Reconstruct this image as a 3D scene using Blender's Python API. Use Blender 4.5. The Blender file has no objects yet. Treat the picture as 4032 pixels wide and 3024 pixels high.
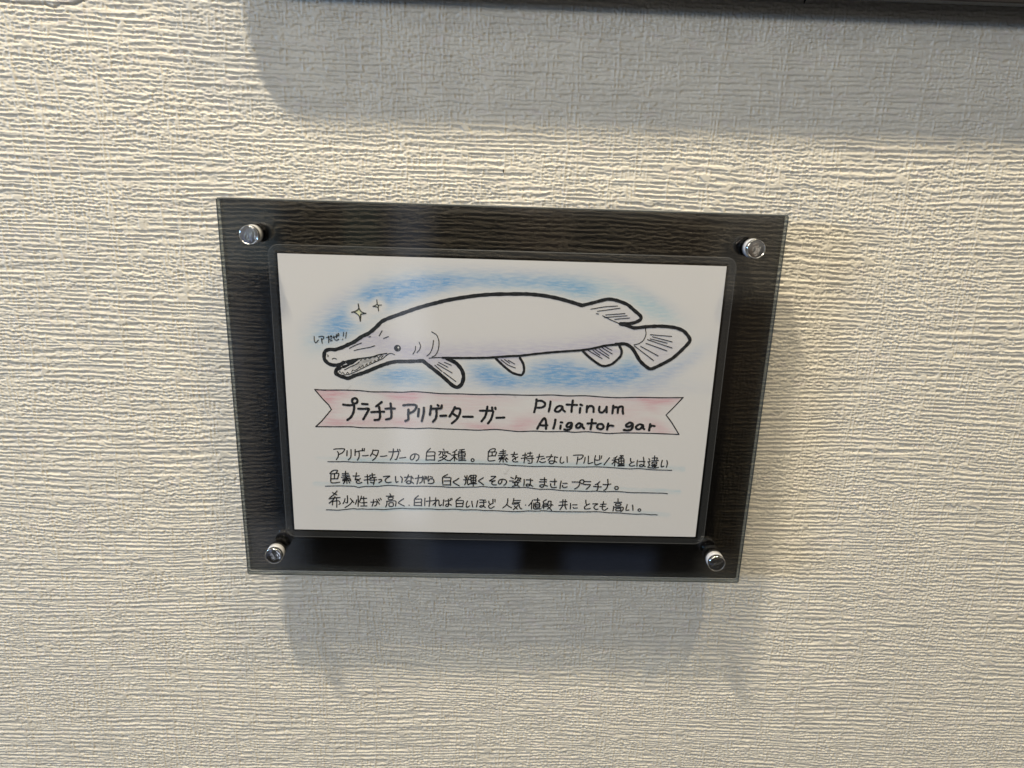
import bpy, bmesh, math, random
import numpy as np

SC = bpy.context.scene
COL = SC.collection
MM = 0.001                 # everything below is written in millimetres on the wall: x right, y down, z into the wall
Z0 = 1.25                  # height of the card's centre above the floor (m)
random.seed(4)
WALL_Z = 14.0              # wallpaper surface, 14 mm behind the paper card


def P(x, y, z):
    return (x * MM, z * MM, Z0 - y * MM)


# ------------------------------------------------------------------ camera
cam_d = bpy.data.cameras.new('camera')
cam = bpy.data.objects.new('camera', cam_d)
COL.objects.link(cam)
SC.camera = cam
cam_d.sensor_fit = 'HORIZONTAL'
cam_d.sensor_width = 36.0
cam_d.lens = 36.0 * 2750.0 / 4032.0
cam_d.clip_start = 0.01
cam_d.clip_end = 60.0
from mathutils import Matrix, Vector
_r = (0.9993730425819434, -0.017575120218486215, 0.030734946068189883)
_d = (0.024569922838552416, -0.28076559169661935, -0.9594618290536391)
_f = (0.025491972309265365, 0.9596154425959145, -0.2801577442785237)
_c = P(-2.181, -75.280, -232.16)
cam.matrix_world = Matrix(((_r[0], -_d[0], -_f[0], _c[0]),
                           (_r[1], -_d[1], -_f[1], _c[1]),
                           (_r[2], -_d[2], -_f[2], _c[2]),
                           (0, 0, 0, 1)))

# ------------------------------------------------------------------ view
SC.render.engine = 'CYCLES'
SC.view_settings.view_transform = 'Standard'
SC.view_settings.look = 'None'
SC.view_settings.exposure = 0.08
SC.view_settings.gamma = 1.0
SC.view_settings.use_curve_mapping = False
SC.cycles.max_bounces = 8
SC.cycles.transparent_max_bounces = 24
SC.cycles.caustics_reflective = False
SC.cycles.caustics_refractive = False
try:
    SC.cycles.use_denoising = True
    SC.cycles.denoiser = 'OPENIMAGEDENOISE'
    SC.cycles.denoising_prefilter = 'ACCURATE'
except Exception:
    pass


# ------------------------------------------------------------------ node helpers
class NT:
    def __init__(s, tree):
        s.t = tree

    def n(s, kind, **kw):
        nd = s.t.nodes.new(kind)
        for k, v in kw.items():
            setattr(nd, k, v)
        return nd

    def put(s, sock, v):
        if hasattr(v, 'is_linked'):
            s.t.links.new(v, sock)
        elif v is not None:
            sock.default_value = v

    def math(s, op, a, b=None, c=None, clamp=False):
        nd = s.n('ShaderNodeMath', operation=op, use_clamp=clamp)
        s.put(nd.inputs[0], a)
        if b is not None:
            s.put(nd.inputs[1], b)
        if c is not None:
            s.put(nd.inputs[2], c)
        return nd.outputs[0]

    def step(s, v, a, b, lo=0.0, hi=1.0):
        nd = s.n('ShaderNodeMapRange', interpolation_type='SMOOTHSTEP')
        s.put(nd.inputs['Value'], v)
        nd.inputs['From Min'].default_value = a
        nd.inputs['From Max'].default_value = b
        nd.inputs['To Min'].default_value = lo
        nd.inputs['To Max'].default_value = hi
        return nd.outputs['Result']

    def mix(s, f, a, b):
        nd = s.n('ShaderNodeMix', data_type='RGBA')
        s.put(nd.inputs['Factor'], f)
        s.put(nd.inputs[6], a)
        s.put(nd.inputs[7], b)
        return nd.outputs[2]

    def noise(s, vec, scale, detail=2.0, rough=0.5):
        nd = s.n('ShaderNodeTexNoise')
        s.put(nd.inputs['Vector'], vec)
        nd.inputs['Scale'].default_value = scale
        nd.inputs['Detail'].default_value = detail
        nd.inputs['Roughness'].default_value = rough
        return nd.outputs['Fac']

    def mapping(s, vec, scale=(1, 1, 1), rot=(0, 0, 0)):
        nd = s.n('ShaderNodeMapping')
        s.put(nd.inputs['Vector'], vec)
        nd.inputs['Scale'].default_value = scale
        nd.inputs['Rotation'].default_value = rot
        return nd.outputs['Vector']


# ------------------------------------------------------------------ world: dim hall, plus bright patches added for the acrylic and caps to mirror
W = bpy.data.worlds.new('World')
SC.world = W
W.use_nodes = True
W.node_tree.nodes.clear()
g = NT(W.node_tree)
tc = g.n('ShaderNodeTexCoord')
sep = g.n('ShaderNodeSeparateXYZ')
g.put(sep.inputs[0], tc.outputs['Generated'])
dx, dy, dz = sep.outputs
front = g.math('MAXIMUM', g.math('MULTIPLY', dy, -1.0), 0.02)
u = g.math('DIVIDE', dx, front)
v = g.math('DIVIDE', dz, front)
ahead = g.step(dy, -0.05, -0.2, 0.0, 1.0)
ahead = g.math('SUBTRACT', 1.0, g.step(dy, -0.2, -0.05))
#            u0     u1     v0     v1    soft  colour             strength
GLOW_PATCHES = [(-0.150, -0.095, -0.62, 0.30, 0.024, (0.68, 0.78, 1.0), 0.34),
        (-0.152, -0.100, -0.52, -0.13, 0.020, (0.78, 0.84, 1.0), 0.95),
        (-0.215, -0.165, -0.30, 0.30, 0.010, (0.30, 0.45, 0.40), 0.22),
        (0.02, 0.10, -0.10, 0.10, 0.015, (0.45, 0.30, 0.22), 0.16),
        (-0.10, 0.045, -0.66, -0.555, 0.018, (0.45, 0.60, 1.0), 0.30),
        (0.12, 0.265, -0.63, -0.565, 0.020, (0.45, 0.60, 1.0), 0.22),
        (-0.46, -0.39, -0.30, -0.22, 0.03, (0.45, 0.58, 1.0), 0.60),
        (-0.39, -0.31, -0.13, -0.04, 0.02, (0.70, 0.85, 0.88), 0.36),
        (-0.39, -0.30, -0.66, -0.53, 0.03, (0.80, 0.84, 0.95), 0.36),
        (0.31, 0.43, -0.15, 0.0, 0.03, (0.95, 0.90, 0.78), 0.26),
        (0.34, 0.40, -0.64, -0.57, 0.02, (0.90, 0.82, 0.68), 0.20),
        (-0.42, -0.20, 0.02, 0.16, 0.06, (0.45, 0.60, 0.85), 0.16),
        (0.20, 0.42, -0.34, 0.10, 0.08, (0.50, 0.30, 0.16), 0.10),
        (-0.60, -0.34, -0.55, 0.02, 0.10, (0.40, 0.50, 0.80), 0.16),
        (-1.20, -0.75, 0.0, 0.9, 0.15, (0.75, 0.85, 1.0), 1.2),
        (0.70, 1.00, 0.15, 0.45, 0.06, (1.0, 0.85, 0.6), 1.6),
        (-0.10, 0.25, 0.55, 0.75, 0.06, (1.0, 0.92, 0.75), 1.8)]
base = g.noise(tc.outputs['Generated'], 4.0, 3.0)
amb = g.step(dz, -0.45, 0.55, 0.12, 1.25)
amb = g.math('MULTIPLY', amb, g.math('ADD', g.math('MULTIPLY', base, 0.8), 0.6))
col = g.n('ShaderNodeMix', data_type='RGBA')
col.inputs['Factor'].default_value = 1.0
tot = g.mix(0.0, (0, 0, 0, 1), (0, 0, 0, 1))
AMB = 0.165
vm = g.n('ShaderNodeVectorMath', operation='SCALE')
vm.inputs[0].default_value = (1.0, 0.94, 0.86)
g.put(vm.inputs['Scale'], g.math('MULTIPLY', amb, AMB))
acc = vm.outputs[0]
for (u0, u1, v0, v1, sf, c, st) in GLOW_PATCHES:
    m = g.math('MULTIPLY', g.step(u, u0 - sf, u0 + sf), g.step(u, u1 + sf, u1 - sf) if False else g.math('SUBTRACT', 1.0, g.step(u, u1 - sf, u1 + sf)))
    m2 = g.math('MULTIPLY', g.step(v, v0 - sf, v0 + sf), g.math('SUBTRACT', 1.0, g.step(v, v1 - sf, v1 + sf)))
    m = g.math('MULTIPLY', g.math('MULTIPLY', m, m2), ahead)
    sc_ = g.n('ShaderNodeVectorMath', operation='SCALE')
    sc_.inputs[0].default_value = c
    g.put(sc_.inputs['Scale'], g.math('MULTIPLY', m, st))
    ad = g.n('ShaderNodeVectorMath', operation='ADD')
    g.put(ad.inputs[0], acc)
    g.put(ad.inputs[1], sc_.outputs[0])
    acc = ad.outputs[0]
bg = g.n('ShaderNodeBackground')
g.put(bg.inputs['Color'], acc)
bg.inputs['Strength'].default_value = 1.0
wo = g.n('ShaderNodeOutputWorld')
g.put(wo.inputs['Surface'], bg.outputs[0])


# ------------------------------------------------------------------ lamps
def spot(name, pos, watts, radius, colour):
    d = bpy.data.lights.new(name, 'POINT')
    d.energy = watts
    d.shadow_soft_size = radius
    d.color = colour
    o = bpy.data.objects.new(name, d)
    o.location = P(*pos)
    COL.objects.link(o)
    return o


def panel(name, pos, aim, sx, sy, watts, colour):
    d = bpy.data.lights.new(name, 'AREA')
    d.shape = 'RECTANGLE'
    d.size, d.size_y = sx, sy
    d.energy = watts
    d.color = colour
    o = bpy.data.objects.new(name, d)
    o.location = P(*pos)
    o.rotation_euler = (Vector(P(*aim)) - Vector(o.location)).to_track_quat('-Z', 'Y').to_euler()
    COL.objects.link(o)
    return o


# short ceiling strip over the left shoulder, close to the wall: the long shadow under the plate
panel('ceiling_strip_lamp', (-334, -1160, -366), (30, 0, 14), 0.095, 0.016, 14.6, (1.0, 0.885, 0.70))
panel('ceiling_strip_lamp', (-90, -1190, -372), (30, 0, 14), 0.300, 0.016, 2.6, (1.0, 0.885, 0.70))
# warm ceiling spot to the right
spot('ceiling_spot_lamp', (335, -1112, -386), 20.0, 0.022, (1.0, 0.80, 0.46))
# the hall's own light, a wide soft source in front and to the left
panel('hall_light', (-210, -375, -920), (0, 0, 14), 0.36, 0.09, 2.35, (1.0, 0.92, 0.79))
# blue daylight from a window far to the left
panel('window_light', (-1750, -330, -860), (0, 0, 14), 0.46, 0.18, 13.0, (0.30, 0.56, 1.0))


# ------------------------------------------------------------------ object helpers
def mat(name):
    m = bpy.data.materials.new(name)
    m.use_nodes = True
    m.node_tree.nodes.clear()
    k = NT(m.node_tree)
    out = k.n('ShaderNodeOutputMaterial')
    return m, k, out


def principled(name, colour, rough=0.5, metal=0.0, spec=0.5):
    m, k, out = mat(name)
    b = k.n('ShaderNodeBsdfPrincipled')
    b.inputs['Base Color'].default_value = (*colour, 1)
    b.inputs['Roughness'].default_value = rough
    b.inputs['Metallic'].default_value = metal
    b.inputs['Specular IOR Level'].default_value = spec
    k.put(out.inputs['Surface'], b.outputs[0])
    return m, k, b


def link(name, me, m, parent=None, smooth=False):
    o = bpy.data.objects.new(name, me)
    COL.objects.link(o)
    if m is not None:
        for mm_ in (m if isinstance(m, (list, tuple)) else [m]):
            me.materials.append(mm_)
    if smooth:
        me.polygons.foreach_set('use_smooth', [True] * len(me.polygons))
    if parent is not None:
        o.parent = parent
        o.matrix_parent_inverse = parent.matrix_world.inverted()
    return o


def tag(o, label, cat, group=None):
    o['label'] = label
    o['category'] = cat
    if group:
        o['group'] = group
    return o


def mesh_np(name, verts, faces):
    me = bpy.data.meshes.new(name)
    verts = np.asarray(verts, dtype=np.float32)
    faces = np.asarray(faces, dtype=np.int32)
    k = faces.shape[1]
    me.vertices.add(len(verts))
    me.vertices.foreach_set('co', verts.ravel())
    me.loops.add(faces.size)
    me.loops.foreach_set('vertex_index', faces.ravel())
    me.polygons.add(len(faces))
    me.polygons.foreach_set('loop_start', np.arange(0, faces.size, k, dtype=np.int32))
    me.update(calc_edges=True)
    me.validate()
    return me


def smoothstep(a, b, x):
    t = np.clip((x - a) / (b - a), 0, 1)
    return t * t * (3 - 2 * t)


# ------------------------------------------------------------------ the wall: embossed wallpaper
DX = 0.27
XS = np.arange(-330, 360, DX)
YS = np.arange(-230, 275, DX)
NX, NY = len(XS), len(YS)
rng = np.random.default_rng(11)
FX = np.fft.rfftfreq(NX, DX)[None, :]
FY = np.fft.fftfreq(NY, DX)[:, None]


def spec(fn):
    n = np.fft.rfft2(rng.standard_normal((NY, NX)))
    r = np.fft.irfft2(n * fn, s=(NY, NX))
    return (r - r.mean()) / r.std()


def lp(sx, sy):
    return np.exp(-2 * np.pi ** 2 * ((sx * FX) ** 2 + (sy * FY) ** 2))


def warp(h, shift):
    j = (np.arange(NY)[:, None] + shift / DX) % NY
    j0 = j.astype(int) % NY
    f = j - np.floor(j)
    c = np.arange(NX)[None, :]
    return h[j0, c] * (1 - f) + h[(j0 + 1) % NY, c] * f


def wall_heights():
    bend = spec(lp(42, 18)) * 1.5 + spec(lp(11, 9)) * 0.13
    jag = spec(lp(0.9, 0.8)) * 0.075
    ridge = warp(spec(lp(8.0, 0.31) - lp(8.0, 0.52)), bend + jag)
    ridge2 = warp(spec(lp(1.8, 0.25) - lp(1.8, 0.43)), bend + jag)
    rough = spec(lp(0.42, 0.19) - lp(0.60, 0.42))
    weave = spec(lp(0.21, 0.8) - lp(0.44, 0.8))
    fine = spec(lp(0.20, 0.15))
    w = smoothstep(-1.15, 0.55, spec(lp(14, 3.4)) * 0.8 + spec(lp(4, 1.3)) * 0.6)
    breaks = smoothstep(0.35, 1.1, spec(lp(0.75, 0.40)))
    a = np.tanh(2.8 * ridge - 0.3) * (1 - 0.75 * breaks)
    b = np.tanh(2.2 * ridge2)
    h = w * (0.205 * a + 0.050 * b) + (1 - w) * (0.065 * a + 0.115 * b)
    h = h + 0.078 * rough * (1.15 - 0.75 * w) + 0.030 * weave * (1.3 - 0.9 * w)
    # upright threads crossing the ridges
    up = spec(lp(0.24, 1.5) - lp(0.50, 1.5))
    col_ = spec(lp(0.45, 26))
    thr = smoothstep(1.15, 2.0, up + 0.6 * col_)
    h = h * (1 - 0.8 * thr) + 0.15 * thr
    # small pressed lumps that bridge two ridges
    lump = smoothstep(1.5, 2.1, spec(lp(0.8, 0.5)) + 0.3 * w)
    h = h * (1 - lump) + 0.16 * lump
    return h + 0.016 * fine


H = wall_heights()
HP = H.copy()          # repeats seamlessly, used for the wall beyond the photograph
X2, Y2 = np.meshgrid(XS, YS)


def dist_poly(pts_):
    d = np.full(X2.shape, 1e9)
    for (x0, y0), (x1, y1) in zip(pts_[:-1], pts_[1:]):
        L = (x1 - x0) ** 2 + (y1 - y0) ** 2
        t = np.clip(((X2 - x0) * (x1 - x0) + (Y2 - y0) * (y1 - y0)) / L, 0, 1)
        d = np.minimum(d, np.hypot(X2 - x0 - t * (x1 - x0), Y2 - y0 - t * (y1 - y0)))
    return d


# a split in the paper near the ceiling end on the left
SPLIT = [(-164, -124.2), (-159.7, -124.0), (-156.3, -123.9), (-150.7, -123.7), (-145.6, -123.6), (-143.4, -122.8), (-141.0, -124.0), (-137.0, -124.0), (-134.7, -124.8), (-132.3, -125.6)]
dcr = dist_poly(SPLIT)
crack = np.exp(-(dcr / 0.42) ** 2)
H = H - 0.40 * crack
VERTS, QUADS, SPLITV, nv = [], [], [], 0


def patch(xs_, ys_, hs_, cr_=None):
    """One rectangular piece of the embossed sheet, added to the wall mesh."""
    global nv
    gx, gy = np.meshgrid(xs_, ys_)
    vv = np.stack([gx * MM, (WALL_Z - hs_) * MM, Z0 - gy * MM], -1).reshape(-1, 3)
    q = np.arange(gx.size).reshape(gx.shape) + nv
    VERTS.append(vv)
    QUADS.append(np.stack([q[:-1, :-1], q[1:, :-1], q[1:, 1:], q[:-1, 1:]], -1).reshape(-1, 4))
    SPLITV.append(np.zeros(gx.size) if cr_ is None else cr_.ravel())
    nv += gx.size


# fine where the photograph looks
ix0, ix1 = np.searchsorted(XS, -219), np.searchsorted(XS, 248)
iy0, iy1 = np.searchsorted(YS, -144), np.searchsorted(YS, 182)
patch(XS[ix0:ix1 + 1], YS[iy0:iy1 + 1], H[iy0:iy1 + 1, ix0:ix1 + 1], crack[iy0:iy1 + 1, ix0:ix1 + 1])
# coarser all round, out to well beyond it
OX0, OX1, OY0, OY1 = ix0 - 1100, ix1 + 1100, iy0 - 900, iy1 + 900


def outer(a0, a1, b0, b1):
    ia = np.unique(np.append(np.arange(a0, a1 + 1, 3), a1))
    ib = np.unique(np.append(np.arange(b0, b1 + 1, 2), b1))
    hs_ = HP[np.ix_(ib % NY, ia % NX)]
    ga, gb = np.meshgrid(ia, ib)
    fade = smoothstep(0, 320, np.minimum(np.minimum(ga - OX0, OX1 - ga), np.minimum(gb - OY0, OY1 - gb)))
    patch(XS[0] + ia * DX, YS[0] + ib * DX, hs_ * fade)


outer(OX0, ix0, OY0, OY1)
outer(ix1, OX1, OY0, OY1)
outer(ix0, ix1, OY0, iy0)
outer(ix0, ix1, iy1, OY1)
# the plain rest of the wall
ex0, ex1, ey0, ey1 = (XS[0] + OX0 * DX, XS[0] + OX1 * DX, YS[0] + OY0 * DX, YS[0] + OY1 * DX)
BIG = 1400.0
ring_v = np.array([P(x, y, WALL_Z) for x, y in ((-BIG, -BIG), (BIG, -BIG), (BIG, 1240.0), (-BIG, 1240.0), (ex0, ey0), (ex1, ey0), (ex1, ey1), (ex0, ey1))])
VERTS.append(ring_v)
SPLITV.append(np.zeros(8))
QUADS.append(np.array([[nv, nv + 4, nv + 5, nv + 1], [nv + 1, nv + 5, nv + 6, nv + 2], [nv + 2, nv + 6, nv + 7, nv + 3], [nv + 3, nv + 7, nv + 4, nv]]))
wall_me = mesh_np('wall', np.vstack(VERTS), np.vstack(QUADS))
at = wall_me.attributes.new('split', 'FLOAT', 'POINT')
at.data.foreach_set('value', np.clip(np.concatenate(SPLITV) * 0.6, 0, 1).astype(np.float32))
wm, k, b = principled('embossed_wallpaper', (0.6, 0.58, 0.53), 0.46, 0.0, 0.45)
tcw = k.n('ShaderNodeTexCoord')
n1 = k.noise(k.mapping(tcw.outputs['Object'], (70, 70, 130)), 1.0, 3.0)
n2 = k.noise(k.mapping(tcw.outputs['Object'], (160, 160, 420)), 1.0, 2.0)
c1 = k.mix(k.step(n1, 0.35, 0.65), (0.628, 0.594, 0.508, 1), (0.682, 0.645, 0.550, 1))
c1 = k.mix(k.step(n2, 0.56, 0.75, 0.0, 0.55), c1, (0.655, 0.595, 0.545, 1))
n3 = k.noise(k.mapping(tcw.outputs['Object'], (9, 9, 14)), 1.0, 4.0, 0.6)
c1 = k.mix(k.step(n3, 0.42, 0.75, 0.0, 0.45), c1, (0.60, 0.57, 0.495, 1))
sa = k.n('ShaderNodeAttribute', attribute_name='split')
c1 = k.mix(sa.outputs['Fac'], c1, (0.06, 0.05, 0.04, 1))
k.put(b.inputs['Base Color'], c1)
grain = k.noise(tcw.outputs['Object'], 2600.0, 3.0, 0.6)
bp = k.n('ShaderNodeBump')
bp.inputs['Strength'].default_value = 0.35
bp.inputs['Distance'].default_value = 0.00012
k.put(bp.inputs['Height'], grain)
k.put(b.inputs['Normal'], bp.outputs[0])
wall = link('wall', wall_me, wm, None, True)
wall['kind'] = 'structure'

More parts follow.
